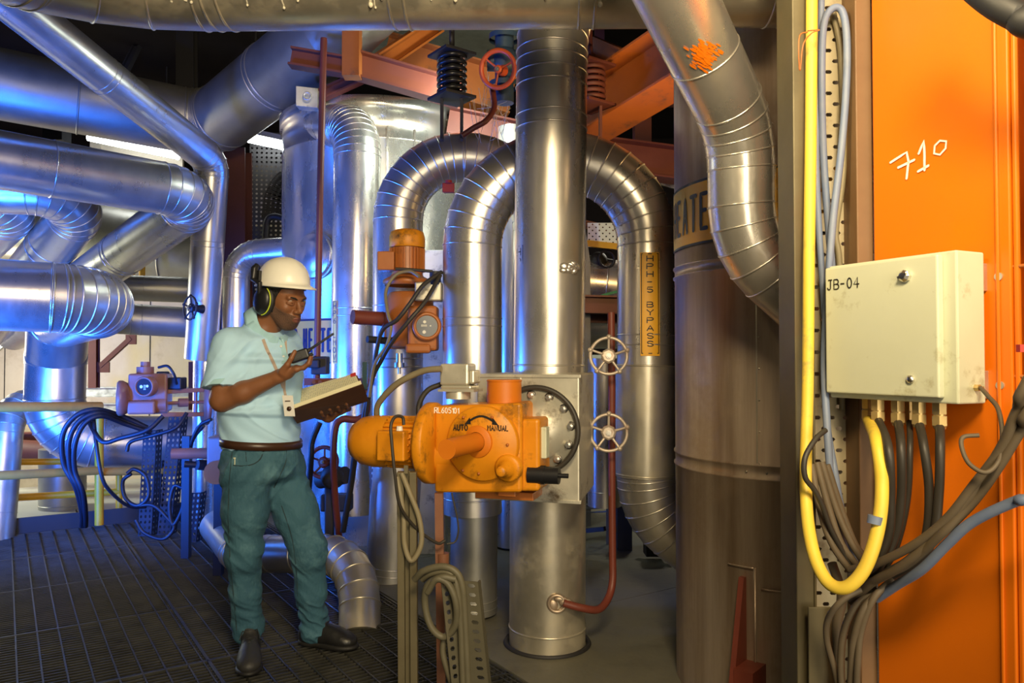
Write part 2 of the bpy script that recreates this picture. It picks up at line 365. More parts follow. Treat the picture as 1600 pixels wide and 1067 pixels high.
# ------------------------------------------------------------ stroke lettering
def arc(cx, cy, rx, ry, a0, a1, n=10): return [(cx+rx*math.cos(R(a0+(a1-a0)*i/n)), cy+ry*math.sin(R(a0+(a1-a0)*i/n))) for i in range(n+1)]
GL = {'H': [[(0,0),(0,1)],[(.6,0),(.6,1)],[(0,.5),(.6,.5)]], 'P': [[(0,0),(0,1),(.4,1)]+arc(.38,.75,.22,.25,90,-90)+[(0,.5)]],
 'E': [[(.55,1),(0,1),(0,0),(.55,0)],[(0,.52),(.45,.52)]], 'A': [[(0,0),(.3,1),(.6,0)],[(.12,.35),(.48,.35)]], 'T': [[(0,1),(.6,1)],[(.3,0),(.3,1)]],
 'R': [[(0,0),(0,1),(.4,1)]+arc(.38,.75,.22,.25,90,-90)+[(0,.5)],[(.3,.5),(.6,0)]], 'L': [[(0,1),(0,0),(.5,0)]], 'M': [[(0,0),(0,1),(.3,.45),(.6,1),(.6,0)]],
 'O': [arc(.3,.5,.3,.5,0,360,20)], '0': [arc(.28,.5,.26,.5,0,360,20)], 'V': [[(0,1),(.3,0),(.6,1)]], 'B': [[(.35,.52),(0,.52),(0,1),(.35,1)]+arc(.35,.76,.2,.24,90,-90)+arc(.35,.26,.25,.26,90,-90)+[(0,0),(0,.52)]],
 'Y': [[(0,1),(.3,.5),(.6,1)],[(.3,.5),(.3,0)]], 'S': [arc(.3,.75,.28,.25,30,270,10)+arc(.3,.25,.28,.25,90,-150,10)], '5': [[(.52,1),(.06,1),(.04,.58)]+arc(.28,.3,.28,.3,110,-140,10)],
 '6': [[(.48,.98),(.2,.75),(.05,.4)]+arc(.3,.28,.26,.28,150,-210,14)], '4': [[(.42,0),(.42,1),(0,.32),(.6,.32)]], 'J': [[(.15,1),(.55,1)],[(.38,1)]+[(.38,.25)]+arc(.19,.22,.19,.22,0,-170,8)],
 'D': [[(0,0),(0,1),(.2,1)]+arc(.2,.5,.38,.5,90,-90,12)+[(0,0)]], '-': [[(.05,.5),(.45,.5)]], 'U': [[(0,1),(0,.3)]+arc(.3,.3,.3,.3,180,360,10)+[(.6,1)]],
 'N': [[(0,0),(0,1),(.6,0),(.6,1)]], '1': [[(.1,.75),(.3,1),(.3,0)]], '7': [[(0,1),(.55,1),(.2,0)]], 'C': [arc(.3,.5,.3,.5,50,310,14)], '.': [[(.1,0),(.1,.06)]], ' ': [], 'I': [[(.3,0),(.3,1)]], '(': [], 'K':[[(0,0),(0,1)],[(.6,1),(0,.45),(.6,0)]]}
def ribbon(mb, poly, wd, f, h=.0016):
    # poly in 2D metres; f(u,v,h)->world
    P2 = [Vector(p) for p in poly]; q = [P2[0]]
    for a, b in zip(P2, P2[1:]):
        k = max(1, int((b-a).length/.012))
        for i in range(1, k+1): q.append(a.lerp(b, i/k))
    Lf = []; Rt = []
    for i, p in enumerate(q):
        a = q[max(0, i-1)]; b = q[min(len(q)-1, i+1)]; t = (b-a)
        t = t.normalized() if t.length > 0 else Vector((1,0)); nn = Vector((-t.y, t.x))*wd/2
        Lf.append(p+nn); Rt.append(p-nn)
    n = len(q); vs = [f(p.x, p.y, h) for p in Lf]+[f(p.x, p.y, h) for p in Rt]
    mb.add(vs, [(i+1, i, n+i, n+i+1) for i in range(n-1)])
    for e in ((0, len(q)-1) if True else ()):
        c = q[e]; vs = [f(c.x+wd/2*math.cos(a*math.pi/4), c.y+wd/2*math.sin(a*math.pi/4), h+.0002) for a in range(8)]; mb.add(vs, [tuple(range(8))])
def text(mb, s, x, y, hgt, wd, f, wide=1.0, gap=.28, vertical=False, vstep=1.3, h=.0016, slant=0):
    for ch in s:
        for poly in GL.get(ch, []):
            ribbon(mb, [(x+(a*wide+slant*b)*hgt, y+b*hgt) for a, b in poly], wd, f, h)
        if vertical: y -= hgt*(vstep if ch != ' ' else vstep*.9)
        else: x += hgt*(.6*wide+gap)*( .55 if ch in '1I.' else 1)
    return x
def cylmap(c, r, a0, z0):       # wrap round a vertical cylinder; a0 angle of u=0 seen from above (direction), u runs to the viewer's right
    return lambda u, v, h: Vector((c[0]+(r+h)*math.cos(a0+u/r), c[1]+(r+h)*math.sin(a0+u/r), z0+v))
def planemap(o, X, Y):
    o = Vector(o); X = Vector(X).normalized(); Y = Vector(Y).normalized(); N_ = X.cross(Y)
    return lambda u, v, h: o+X*u+Y*v+N_*h
def patch(mb, f, u0, u1, v0, v1, h, nu=16, nv=1):
    vs = [f(u0+(u1-u0)*i/nu, v0+(v1-v0)*j/nv, h) for j in range(nv+1) for i in range(nu+1)]
    mb.add(vs, [(j*(nu+1)+i, j*(nu+1)+i+1, (j+1)*(nu+1)+i+1, (j+1)*(nu+1)+i) for j in range(nv) for i in range(nu)], True)

def cylhit(px, c, r, py=560):                    # where the sight line through a column of the photo meets a vertical cylinder
    v = Vector(((px-CX)/F, cp-(CY-py)/F*sp, 0)); v2 = Vector((v.x, v.y)); cc = Vector((c[0], c[1])); a = v2.dot(v2); b_ = v2.dot(cc); q = b_*b_-a*(cc.dot(cc)-r*r)
    t = (b_-math.sqrt(max(q, 0)))/a; p = v2*t; return math.atan2(p.y-c[1], p.x-c[0]) % (2*math.pi), p.y
# ============================================================ SETTING
def st(o): return tag(o, kind='structure')
# grating: bearing bars along V, cross bars along U
g = MB(); S0, S1, T0, T1 = -3.88, 2.6, -5.6, 0.0
s = S0
while s < S1: g.boxf(ST(s, T0, -.035), UA*.0045, VA*(T1-T0), ZA*.033); s += .033
t = T0
while t < T1: g.boxf(ST(S0, t, -.012), UA*(S1-S0), VA*.007, ZA*.0125); t += .088
t = T1
while t > T0: g.boxf(ST(S0, t-.012, -.036), UA*(S1-S0), VA*.010, ZA*.038); g.boxf(ST(S0, t-.030, -.036), UA*(S1-S0), VA*.006, ZA*.037); t -= 1.02
s = S0
while s < S1: g.boxf(ST(s, T0, -.036), UA*.012, VA*(T1-T0), ZA*.038); s += .83
st(g.build('floor', 'grating'))
g = MB()
for k in range(5): g.ibeam(ST(S0, -.3-k*1.15, -.13), ST(S1, -.3-k*1.15, -.13), .1, .16)
st(g.build('trim_1', 'dark'))
# concrete floor right of the grating, in slabs
g = MB()
s = 2.6
while s > -9:
    g.boxf(ST(s, .012, -.2), UA*-1.395, VA*9, ZA*.2); s -= 1.4
st(g.build('floor', 'concrete'))
g = MB(); g.boxf(ST(6, -12, -3.2), UA*-22, VA*22, ZA*.1); st(g.build('floor', 'dark'))
# toe plate at the far edge of the grating
g = MB(); g.boxf(ST(S0, T0, -.12), UA*-.012, VA*(T1-T0+1.2), ZA*.24); st(g.build('trim_2', 'dark'))
# pale plates of the bay beyond, a little lower
g = MB()
for i in range(6):
    for j in range(3): g.boxf(ST(S0-.25-j*.95, T0-2+i*1.6, -.12), UA*-.935, VA*1.585, ZA*.03)
st(g.build('floor', 'plate'))
g = MB(); g.boxf(ST(-6.5, -9, -.9), UA*-6, VA*16, ZA*.03); st(g.build('floor', 'plate'))
# walls and ceiling
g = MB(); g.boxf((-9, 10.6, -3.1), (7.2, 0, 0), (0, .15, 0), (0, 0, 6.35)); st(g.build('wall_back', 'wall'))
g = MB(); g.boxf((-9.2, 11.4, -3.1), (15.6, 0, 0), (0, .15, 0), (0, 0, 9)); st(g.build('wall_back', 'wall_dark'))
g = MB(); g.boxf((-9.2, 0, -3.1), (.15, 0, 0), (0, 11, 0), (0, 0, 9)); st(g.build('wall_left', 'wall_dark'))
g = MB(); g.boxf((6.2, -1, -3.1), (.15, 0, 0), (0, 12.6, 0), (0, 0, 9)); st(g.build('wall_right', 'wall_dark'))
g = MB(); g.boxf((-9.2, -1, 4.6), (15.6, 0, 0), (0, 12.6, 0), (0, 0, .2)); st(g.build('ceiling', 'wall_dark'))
g = MB(); g.boxf(P(520, 130, 6.9)+Vector((0,0,.55)), (1.9, -.4, 0), (.3, 1.6, 0), (0, 0, .12)); st(g.build('ceiling', 'slab'))
# cream wall joints: vertical casting lines
g = MB()
for x in range(-8, -2): g.boxf((x, 10.59, -3), (.009, 0, 0), (0, .02, 0), (0, 0, 6.2))
st(g.build('trim_3', 'dark'))
# ============================================================ MAIN PIPES (right and centre)
top_pipe = pipe('overhead_pipe', 'dusty silver overhead pipe with white drip marks along the very top',
    [(-260,-190,1.85), (130,-30,2.62), (1430,-43,2.47)], .165, (.5,), 4, 'clad_dirty', step=.62, off=.5, twin=.05, nseg=56)
# main vertical pipe with an elbow turning back under the overhead pipe
pipe('vertical_pipe', 'thick silver vertical pipe entering the orange actuator\'s box from above, patched dent halfway up',
    [(857,604,3.58), (863,22,3.58), (985,-60,4.5)], .166, (.36,), 8, 'clad', rings=[.10, 1.40, 1.46, 1.20, 1.26, 1.52], seam=R(52), nseg=56)
pipe('vertical_pipe', 'silver vertical pipe stub standing on the floor below the dirty sheet metal box',
    [(855,1004,3.58), (856,770,3.58)], .176, (), 5, 'clad_dirty', rings=[.08, .0], seam=R(45), nseg=56)
g = MB(); g.torus(G(855,1004)+Vector((0,0,.004)), (0,0,1), .192, .012, 48, 6); tag(g.build('floor_collar', 'dark'), 'dark ring round the foot of the silver pipe stub below the sheet metal box', 'collar')
# crumpled patch on main pipe
g = MB(); c = Vector(P(863,425,3.58)); f_ = cylmap((c.x, c.y), .166, R(-62), 0)
for k in range(22):
    u = random.gauss(0,.02); v = random.gauss(0,.016); g.ball(f_(u, c.z+v, -.002), (random.uniform(.012,.022), random.uniform(.006,.010), random.uniform(.010,.02)), n=14, m=10)
tag(g.build('crumpled_patch', 'clad_bright'), 'small crumpled foil patch halfway up the thick central pipe', 'patch')
# inverted U by-pass
pipe('bypass_pipe', 'large silver U-bend pipe arching behind the central pipe, carrying the HPH-5 BYPASS sign',
    [(738,800,3.99), (738,252,3.99), (1012,252,3.95), (1010,740,3.95), (1016,800,3.96), (1120,880,3.95)], .153, (.44,.44,.3,.34), 10, 'clad', rings=[.08,.13,.96,1.0,3.25,3.3], seam=R(60), nseg=56)
pipe('bypass_sleeve', 'wider silver sleeve round the lower part of the BYPASS pipe leg',
    [(1008,742,3.95), (1010,570,3.95)], .162, (), 5, 'clad_dirty', rings=[.01, .56], seam=R(30), nseg=56)
pipe('vertical_pipe', 'narrow silver pipe standing on the concrete left of the sheet metal box',
    [(740,955,3.99), (741,770,3.99)], .121, (), 5, 'clad_dull', rings=[.03, .07], nseg=48)
# second inverted U
pipe('u_bend_pipe', 'rear silver U-bend pipe whose left leg stands behind the brown actuator',
    [(610,905,4.66), (622,700,4.66), (622,246,4.66), (840,246,4.75), (838,760,4.75)], .150, (.3,.40,.44), 10, 'clad', rings=[.05,.09,1.28,1.33,1.65], nseg=56)
# third: vertical with elbow going back to the vessel
pipe('vertical_pipe', 'silver vertical pipe with a curled elbow at its top, carrying the HP6 LMOV sign',
    [(551,800,5.2), (559,200,5.2), (500,196,5.75), (512,262,6.2)], .158, (.26,.2), 12, 'clad_bright', rings=[1.32,1.37], seam=R(-20), nseg=48)
# diagonal pipe in front of the vessel
dp = pipe('diagonal_pipe', 'bright silver diagonal pipe with orange paint splash bending down in front of the tank',
    [(985,-150,1.95), (1158,205,2.42), (1160,385,2.46), (1330,540,2.52)], .106, (.26,.30), 7, 'clad_bright', rings=[.48], nseg=56, seam=R(75))
g = MB(); a = P(1104,52,2.2)
ax = (P(1158,205,2.42)-P(985,-150,1.95)).normalized(); A0 = P(985,-150,1.95); tt = (a-A0).dot(ax); c = A0+ax*tt
toc = (Vector((0,0,CH))-c); toc = (toc-ax*toc.dot(ax)).normalized(); sd = ax.cross(toc)
for k in range(150):
    al = random.gauss(0,.016); be = random.gauss(0,.15)-.02; n_ = toc*math.cos(be)+sd*math.sin(be); p = c+ax*al+n_*.1062
    t1 = ax*math.cos(.5)+n_.cross(ax)*math.sin(.5); t2 = n_.cross(t1); q = random.uniform(.0015,.0035)
    g.add([p+n_*.0008*(1+k*.02)+t1*(q*4.0*math.cos(i*math.pi/4))+t2*(q*math.sin(i*math.pi/4)) for i in range(8)], [tuple(range(8))])
g.build('paint_splash', 'column', dp)
# ============================================================ HEATER TANK right
TC = P(1240,600,3.2); tcx = (TC.x, TC.y); TR = .4825
tank = thing('heater_tank', (TC.x, TC.y, 0), 'huge stained metal heater tank standing right of centre with orange HEATER band', 'tank')
g = MB(); zs = [.0,.02]; o_ = Vector((TC.x, TC.y, 0)); prof = [(TR,0)]
for z in (.88,.93,1.66,1.70,2.75,2.79):
    prof += [(TR,z-.008),(TR+.006,z-.003),(TR+.006,z+.003),(TR,z+.008)]
prof += [(TR,4.2)]
g.lathe(o_, (0,0,1), prof, 96); g.build('shell', 'clad_brown', tank)
g = MB()
fm = cylmap(tcx, TR, R(-90), 0)
def vz(py, D=2.62): return CH+(HZ-py)/F*D
g.boxf(fm(-.30, vz(735), 0), (.004,-.003,0), (.003,.004,0), (0,0,.98))
k = 0
while k < .95: g.ball(fm(-.288, vz(735)+k, .001), .004, n=6, m=4); k += .115
g.build('seam_strip', 'clad_dirty', tank)
g = MB()
for k in range(24): g.ball(cylmap(tcx, TR+.004, R(-130), 0)(k*.075, .905, 0), .0045, n=6, m=4)
g.build('screw_row', 'steel', tank)
# painted band with HEATER
sg = MB(); fb = cylmap(tcx, TR, R(-90), 0); a1, D1 = cylhit(1062, tcx, TR); a2, D2_ = cylhit(1104, tcx, TR); z0 = (vz(388,D1)+vz(374,D2_))/2; z1 = (vz(303,D1)+vz(276,D2_))/2
fb = cylmap(tcx, TR, a1, 0); us = (a2-a1)*TR/3.3
patch(sg, fb, -.45, 1.0, z0, z1, .003, 60); band = sg.build('sign_band', 'sign', tank)
tx = MB(); patch(tx, fb, -.45, 1.0, z0-.010, z0, .0035, 60); patch(tx, fb, -.45, 1.0, z1, z1+.010, .0035, 60)
lh = (z1-z0)*.58; text(tx, 'HEATER', -us*1.05, z0+(z1-z0)*.21, lh, .017, fb, (us-.030)/lh/.6, .030/lh, h=.005); tx.build('lettering', 'ink', band)
# gusset feet of the tank showing through its cut-outs
for (px, wd) in ((1112, .055), (1232, .05)):
    d = Vector((P(px,990,2.62).x-TC.x, P(px,990,2.62).y-TC.y, 0)).normalized(); b = Vector((TC.x, TC.y, 0))+d*(TR-.01); sd = d.cross(ZA)
    g = MB(); g.plate([b+sd*.0, b+sd*.0+d*.13, b+d*.13+ZA*.12, b+d*.03+ZA*.52, b+ZA*.52], sd, .02)
    g.boxf(b+d*.0-sd*.07, d*.12, sd*.07, ZA*.22)
    g.build('support_gusset', 'redpipe', tank)
for px, z_ in ((1144,.56),(1236,.49)):
    g = MB(); d0 = math.atan2(P(px,900,2.62).y-TC.y, P(px,900,2.62).x-TC.x); fq = cylmap(tcx, TR, d0, 0)
    patch(g, fq, -.105, 0, z_-.008, z_, .006, 6); patch(g, fq, -.006, .002, 0, z_, .006, 1); g.build('cutout_trim', 'clad_brown', tank, solid=.003)
# ============================================================ REAR VESSEL
VC = P(592,600,6.2); VR = .76; vs_ = thing('pressure_vessel', (VC.x, VC.y, 0), 'large silver vessel with round manway and HP HEATER sign behind the man', 'vessel')
g = MB(); prof = [(VR,.0)]
for z in (1.95,2.9): prof += [(VR,z-.01),(VR+.007,z-.004),(VR+.007,z+.004),(VR,z+.01)]
zt = CH+(HZ-150)/F*5.5
prof += [(VR,zt-.1),(VR+.02,zt-.1),(VR+.02,zt),(VR-.02,zt+.01),(.0,zt+.06)]
g.lathe((VC.x,VC.y,0), (0,0,1), prof, 80); g.build('shell', 'clad_bright', vs_)
g = MB(); fv = cylmap((VC.x,VC.y), VR, R(-90), 0)
for u in (-.05, .18, .38): g.boxf(fv(u, 1.98, -.004), (.014,0,0), (0,-.012,0), (0,0,1.0)); 
g.build('seam_strip', 'clad_bright', vs_)
mc = P(492,400,5.5); md = Vector((mc.x-VC.x, mc.y-VC.y, 0)).normalized()
g = MB(); mo = Vector((VC.x,VC.y,mc.z))+md*(VR-.12); g.lathe(mo, md, [(.165,0),(.165,.16),(.155,.17),(.125,.17),(.12,.178),(0,.18)], 48)
g.torus(mo+md*.14, md, .172, .007, 48); g.build('manway_cover', 'clad_bright', vs_)
sg = MB(); zc = vz(532,5.5); a0, _d = cylhit(476, (VC.x,VC.y), VR); a3, _d2 = cylhit(523, (VC.x,VC.y), VR); fs_ = cylmap((VC.x,VC.y), VR, a0, 0); uw = (a3-a0)*VR/4.9
patch(sg, fs_, -.32, .62, zc-.165, zc+.155, .006, 30); sb = sg.build('sign_plate', 'sign_tan', vs_)
tx = MB(); text(tx, 'HP HEATER', -uw*3, zc-.075, .155, .022, fs_, (uw-.03)/.155/.6, .03/.155, h=.008); patch(tx, fs_, -.32, .62, zc-.165, zc-.153, .0065, 30); patch(tx, fs_, -.32, .62, zc+.143, zc+.155, .0065, 30); tx.build('lettering', 'ink_navy', sb)
# ============================================================ SIGNS ON PIPES
def vsign(name, label, cx, cD, r, ang, z0, z1, wd, s, lh, lw, m='sign', txtm='ink', step=1.35, wide=1.1):
    c = cx; f = cylmap((c.x, c.y), r, ang, 0)
    sg = MB(); patch(sg, f, -wd/2, wd/2, z0, z1, .0025, 8, 1); o = sg.build(name, m); tag(o, label, 'sign')
    tx = MB(); b = .0045
    for (u0,u1,v0,v1) in ((-wd/2+.004,-wd/2+.004+b,z0+.01,z1-.004),(wd/2-.004-b,wd/2-.004,z0+.01,z1-.004),(-wd/2+.004,wd/2-.004,z0+.01,z0+.01+b),(-wd/2+.004,wd/2-.004,z1-.004-b,z1-.004)):
        patch(tx, f, u0, u1, v0, v1, .0035, 2)
    text(tx, s, -lh*.3*wide, z1-.018-lh, lh, lw, f, wide, .2, True, step, h=.0038); tx.build('lettering', txtm, o)
    return o
c = P(1009,480,3.95)
vsign('pipe_sign', 'tall amber sign reading HPH-5 BYPASS on the right-hand pipe leg', c, 3.95, .1535, cylhit(1016, (c.x,c.y), .153)[0], vz(556,3.8), vz(394,3.8), .095, 'HPH-5 BYPASS', .025, .0052, step=1.55, wide=2.0)
c = P(861,460,3.58)
vsign('pipe_sign', 'narrow amber sign reading HP5 OLMOV on the left flank of the central pipe', c, 3.58, .167, cylhit(812, (c.x,c.y), .166)[0], vz(528,3.5), vz(382,3.5), .075, 'HP5 OLMOV', .030, .0055, step=1.5, wide=1.9)
c = P(555,520,5.2)
vsign('pipe_sign', 'narrow amber sign reading HP6 LMOV on the pipe left of the rear motor actuator', c, 5.2, .160, cylhit(523.5, (c.x,c.y), .158)[0], vz(568,5.1), vz(470,5.1), .05, 'HP6 LMOV', .033, .0055, 'sign_tan', 'ink_navy', step=1.5, wide=1.35)
# ============================================================ SHEET METAL VALVE BOX
XB = VA*.82+Vector((.18,-.0,0)); 
bl = P(745,582,3.42); 
# front face spans px 745-905, right side face to px 928
ft = Vector((P(905,600,3.10).x-P(745,600,3.22).x, P(905,600,3.10).y-P(745,600,3.22).y, 0)); sdv = Vector((P(928,600,3.55).x-P(905,600,3.10).x, P(928,600,3.55).y-P(905,600,3.10).y, 0))
o_ = P(745,600,3.22); zb = CH+(HZ-785)/F*3.12; ztp = CH+(HZ-585)/F*3.12
vb = thing('valve_box', (o_.x+.2, o_.y+.2, zb), 'dirty sheet metal box round the valve behind the orange actuator', 'box')
g = MB(); g.boxf((o_.x, o_.y, zb), ft, sdv, (0,0,ztp-zb)); g.build('panel', 'tin', vb, bevel=.006)
g = MB(); fn = -ft.cross(ZA).normalized()*-1
nrm = ft.cross(ZA).normalized()
for z in (zb, ztp-.014): g.boxf(Vector((o_.x,o_.y,z))-ft.normalized()*.006+nrm*.006, ft*1.03, nrm*-.018, (0,0,.014))
g.boxf(Vector((o_.x,o_.y,zb))+ft*.42+nrm*.003, ft.normalized()*.01, nrm*-.01, (0,0,ztp-zb)); g.build('edge_flange', 'tin', vb, bevel=.002)
# round opening plate with flange nuts
fc = P(838,672,3.10); fc = fc+nrm*.03
FD = nrm
g = MB(); g.lathe(fc-FD*.08, FD, [(.165,0),(.165,.05),(.12,.055),(.12,.075),(0,.075)], 48); g.build('valve_flange', 'tin', vb)
g = MB(); g.torus(fc-FD*.02, FD, .172, .011, 48, 8, R(-80), R(120)); g.build('gasket_ring', 'cable_dark', vb)
u_, v_, d_ = frame(FD)
for k in range(12):
    a = R(k*30+8); p = fc-FD*.028+u_*(.143*math.cos(a))+v_*(.143*math.sin(a)); h = MB(); h.hexn(p, FD, .014, .014); h.cyl(p, p+FD*.03, .007, 10); h.lathe(p-FD*.002, FD, [(.019,0),(.019,.003),(0,.003)], 14); h.build('flange_nut', 'bolt', vb)
# white drips and smears dried on the overhead pipe
oa = P(130,-30,2.62); ob = P(1430,-43,2.47); od = (ob-oa).normalized(); ou = (ZA-od*od.z).normalized(); on_ = od.cross(ou); on_ = on_ if on_.y < 0 else -on_
def ohp(l, a, h=0): return oa+od*l+on_*((.165+h)*math.cos(a))+ou*((.165+h)*math.sin(a))
g = MB(); Lo = (ob-oa).length
for k in range(70):
    l = random.uniform(.25,.68)*Lo if k < 52 else random.uniform(.05,.25)*Lo; a0 = R(random.uniform(-28,0)); a1 = a0-R(random.uniform(6,34)); wd = random.uniform(.0015,.0045)
    q = [ohp(l+random.uniform(-.002,.002), a0+(a1-a0)*i/8, .0006) for i in range(9)]; vs = []
    for p in q: vs += [p-od*wd, p+od*wd]
    g.add(vs, [(i*2, i*2+1, i*2+3, i*2+2) for i in range(8)]); p = q[-1]; g.ball(p, (wd*1.9,wd*1.9,wd*2.4), n=8, m=6)
g.build('paint_drips', 'paper0', top_pipe)['kind'] = 'stuff'
# cobweb threads between the ceiling valve and the U-bend
g = MB()
for k in range(26):
    a = P(random.uniform(730,800), random.uniform(110,200), 4.3+random.uniform(0,.3)); b_ = P(random.uniform(740,808), random.uniform(150,235), 4.3+random.uniform(0,.3)); m_ = (a+b_)/2-ZA*random.uniform(.01,.05)
    g.tube(catmull([a,m_,b_],4), .0012, 4)
tag(g.build('cobweb', 'web'), 'dusty cobweb threads left of the central pipe under the ceiling valve', 'cobweb', kind='stuff')
# ============================================================ ORANGE ACTUATOR
AX = ft.normalized(); AN = nrm; ac = P(760,685,2.95)
act = thing('valve_actuator', (ac.x, ac.y, ac.z-.25), 'large orange motorised valve actuator marked AUTO MANUAL in front of the central pipe', 'actuator')
def AP(px, py, out=0): # point on the actuator's front plane
    o = P(760,685,2.95)+AN*out; v = Vector(((px-CX)/F, cp-(CY-py)/F*sp, sp+(CY-py)/F*cp)); c0 = Vector((0,0,CH)); t = (o-c0).dot(AN)/v.dot(AN); return c0+v*t
def dirs(o, k): return o
g = MB(); a = AP(678,632); b = AP(828,632); W = (b-a)
g.boxf(AP(678,770,-.005), AP(815,770,-.005)-AP(678,770,-.005), -AN*.22, ZA*((AP(678,634).z-AP(678,770).z)))
g.boxf(AP(800,768,-.03), AP(843,768,-.03)-AP(800,768,-.03), -AN*.2, ZA*(AP(800,654).z-AP(800,768).z))
g.build('gear_housing', 'gold', act, bevel=.014, seg=3)
g = MB(); g.lathe(AP(756,692,-.005), AN, [(.143,0),(.143,.022),(.138,.028),(.0,.03)], 56); dc = g.build('dial_cover', 'gold', act)
tx = MB(); pf = planemap(AP(756,692,-.005)+AN*.0302, AX, ZA)
text(tx, 'AUTO', -.112, .050, .020, .0042, pf, .9, .22); text(tx, 'MANUAL', .026, .052, .019, .0040, pf, .85, .24)
ribbon(tx, [(-.052+.104*i/10, .083+.022*math.sin(math.pi*i/10)) for i in range(11)], .008, pf, .001)
for sx in (-1,1): tx.add([pf(sx*.068,.072,.001), pf(sx*.046,.10,.001), pf(sx*.042,.074,.001)], [(0,1,2) if sx<0 else (2,1,0)])
tx.build('lettering', 'ink', dc)
for (px,py) in ((724,652),(769,652),(793,695),(723,735),(748,740)):
    h = MB(); h.ball(AP(px,py,.028), .006, n=10, m=6); h.build('cover_screw', 'rust', dc)
tx = MB(); pf2 = planemap(AP(678,640,-.004), AX, ZA); text(tx, 'RL605101', .004, -.012, .0205, .0036, pf2, .85, .20, h=.003); tx.build('chalk_number', 'chalk', act)
g = MB(); p = AP(746,690,.02); hd = (AN+AX*-.16+ZA*-.02).normalized(); g.cyl(p, p+hd*.235, .036, 36); q = p-hd*.01; g.lathe(q, hd, [(.062,0),(.062,.018),(.038,.024)], 36); g.build('spindle_cover', 'gold_soft', act, bevel=.003)
g = MB(); p = AP(797,730,.0); g.lathe(p, AN, [(.052,0),(.052,.03),(.044,.036),(.03,.04),(.03,.07),(.02,.075),(.02,.12),(.016,.126),(0,.126)], 32); g.build('selector_boss', 'gold', act)
g = MB(); p = P(781,632,2.98)-AN*.06; g.cyl(p-ZA*.02, p+ZA*.095, .068, 40); g.torus(p+ZA*.09, ZA, .067, .0035, 40); g.build('drum_cap', 'gold_soft', act)
# end bell and motor
m0 = P(672,695,2.97)-AN*.07
g = MB(); g.lathe(m0, -AX, [(.0,.0),(.155,.0),(.160,.008),(.160,.034),(.150,.046),(.115,.052),(.095,.07)], 56); g.lathe(m0-AN*.06-ZA*.055, AX, [(.088,0),(.088,.14),(.075,.16),(0,.165)], 40); g.build('end_bell', 'gold', act)
mm = m0-AX*.03-ZA*(-.0)
mot = MB(); mot.lathe(mm, -AX, [(.075,0),(.09,.04),(.092,.19)], 40); mt = mot.build('motor_body', 'gold', act)
g = MB(); g.lathe(mm, -AX, [(.101,.165),(.104,.19),(.104,.235),(.096,.285),(.072,.322),(.04,.335),(0,.338)], 40); g.build('motor_fan_cowl', 'gold', mt)
for k in range(26):
    a = 2*math.pi*k/26; rd = AN*math.cos(a)+ZA*math.sin(a)
    h = MB(); h.bar(mm-AX*.045+rd*.096, mm-AX*.165+rd*.096, .016, .005, rd.cross(AX)); h.build('cooling_fin', 'gold', mt)
g = MB(); g.boxf(mm-AX*.165+AN*.085-ZA*.06, AX*.115, AN*.05, ZA*.115); g.build('terminal_box', 'gold', mt, bevel=.006)
g = MB(); p = mm-AX*.085+AN*.10+ZA*.05; g.cone(p, p+ZA*.022, .014, .011, 8, True, False); g.build('cable_gland', 'white', mt)
# limit switch box and black knob on the right
g = MB(); p = AP(843,722,-.08); g.boxf(AP(836,716,-.06), AX*.045, -AN*.05, ZA*.12); g.build('limit_switch', 'box', act, bevel=.004)
g = MB(); p = AP(826,741,-.05); g.cyl(p, p+AX*.065, .036, 28); g.cyl(p+AX*.065, p+AX*.12, .033, 28); g.cyl(p+AX*.12, p+AX*.155, .009, 14); g.build('black_plug', 'black', act, bevel=.003)
g = MB(); g.boxf(AP(778,775,-.04), AX*.07, -AN*.1, ZA*.07); g.boxf(AP(742,778,-.10), AX*.24, -AN*.16, ZA*.03); g.build('mounting_bracket', 'rust', act, bevel=.003)
g = MB(); c = P(714,600,3.02)-AN*.04; g.boxf(c-AX*.07-AN*.05-ZA*.005, AX*.12, AN*.10, ZA*.085); g.boxf(c+AX*.05-AN*.04, AX*.022, AN*.08, ZA*.055); g.boxf(c-AX*.066-AN*.05-ZA*.022, AX*.13, AN*.105, ZA*.017); jb=g.build('plug_box', 'tin', act, bevel=.012)
g = MB(); g.cyl(c-ZA*.06-AX*.01, c-ZA*.02-AX*.01, .05, 28); g.boxf(c-AX*.075-AN*.055-ZA*.03, AX*.15, AN*.11, ZA*.01); g.build('plug_neck', 'tin', act)
g = MB(); g.bar(P(686,770,2.98), P(690,1090,2.98), .032, .03); g.cyl(P(692,864,2.98), P(692,880,2.98), .024, 20); tag(g.build('support_post', 'postbrown'), 'rusty brown square post under the orange actuator', 'post')
# ============================================================ REAR MOTOR ACTUATOR (brown)
rc = P(640,480,4.15); ra = thing('valve_actuator', (rc.x, rc.y, rc.z-.3), 'brown-orange actuator with upright finned motor in front of the rear U-bend pipe', 'actuator')
X = Vector((1,0,0)); Y = Vector((0,-1,0))
mp = P(636,425,4.15)
g = MB(); g.cyl(mp-ZA*.02, mp+ZA*.16, .083, 36); mt2 = g.build('motor_body', 'rust', ra)
for k in range(30):
    a = 2*math.pi*k/30; rd = Vector((math.cos(a), math.sin(a), 0)); h = MB(); h.bar(mp+rd*.087, mp+rd*.087+ZA*.125, .005, .02, rd); h.build('cooling_fin', 'rust', mt2)
g = MB(); g.lathe(mp+ZA*.13, ZA, [(.094,0),(.097,.005),(.097,.055),(.088,.085),(.06,.098),(0,.1)], 36); g.build('motor_fan_cowl', 'gold', mt2)
g = MB(); g.boxf(mp+Vector((-.145,-.1,.0)), (.09,0,0), (0,.09,0), (0,0,.10)); g.build('terminal_box', 'rust', mt2, bevel=.006)
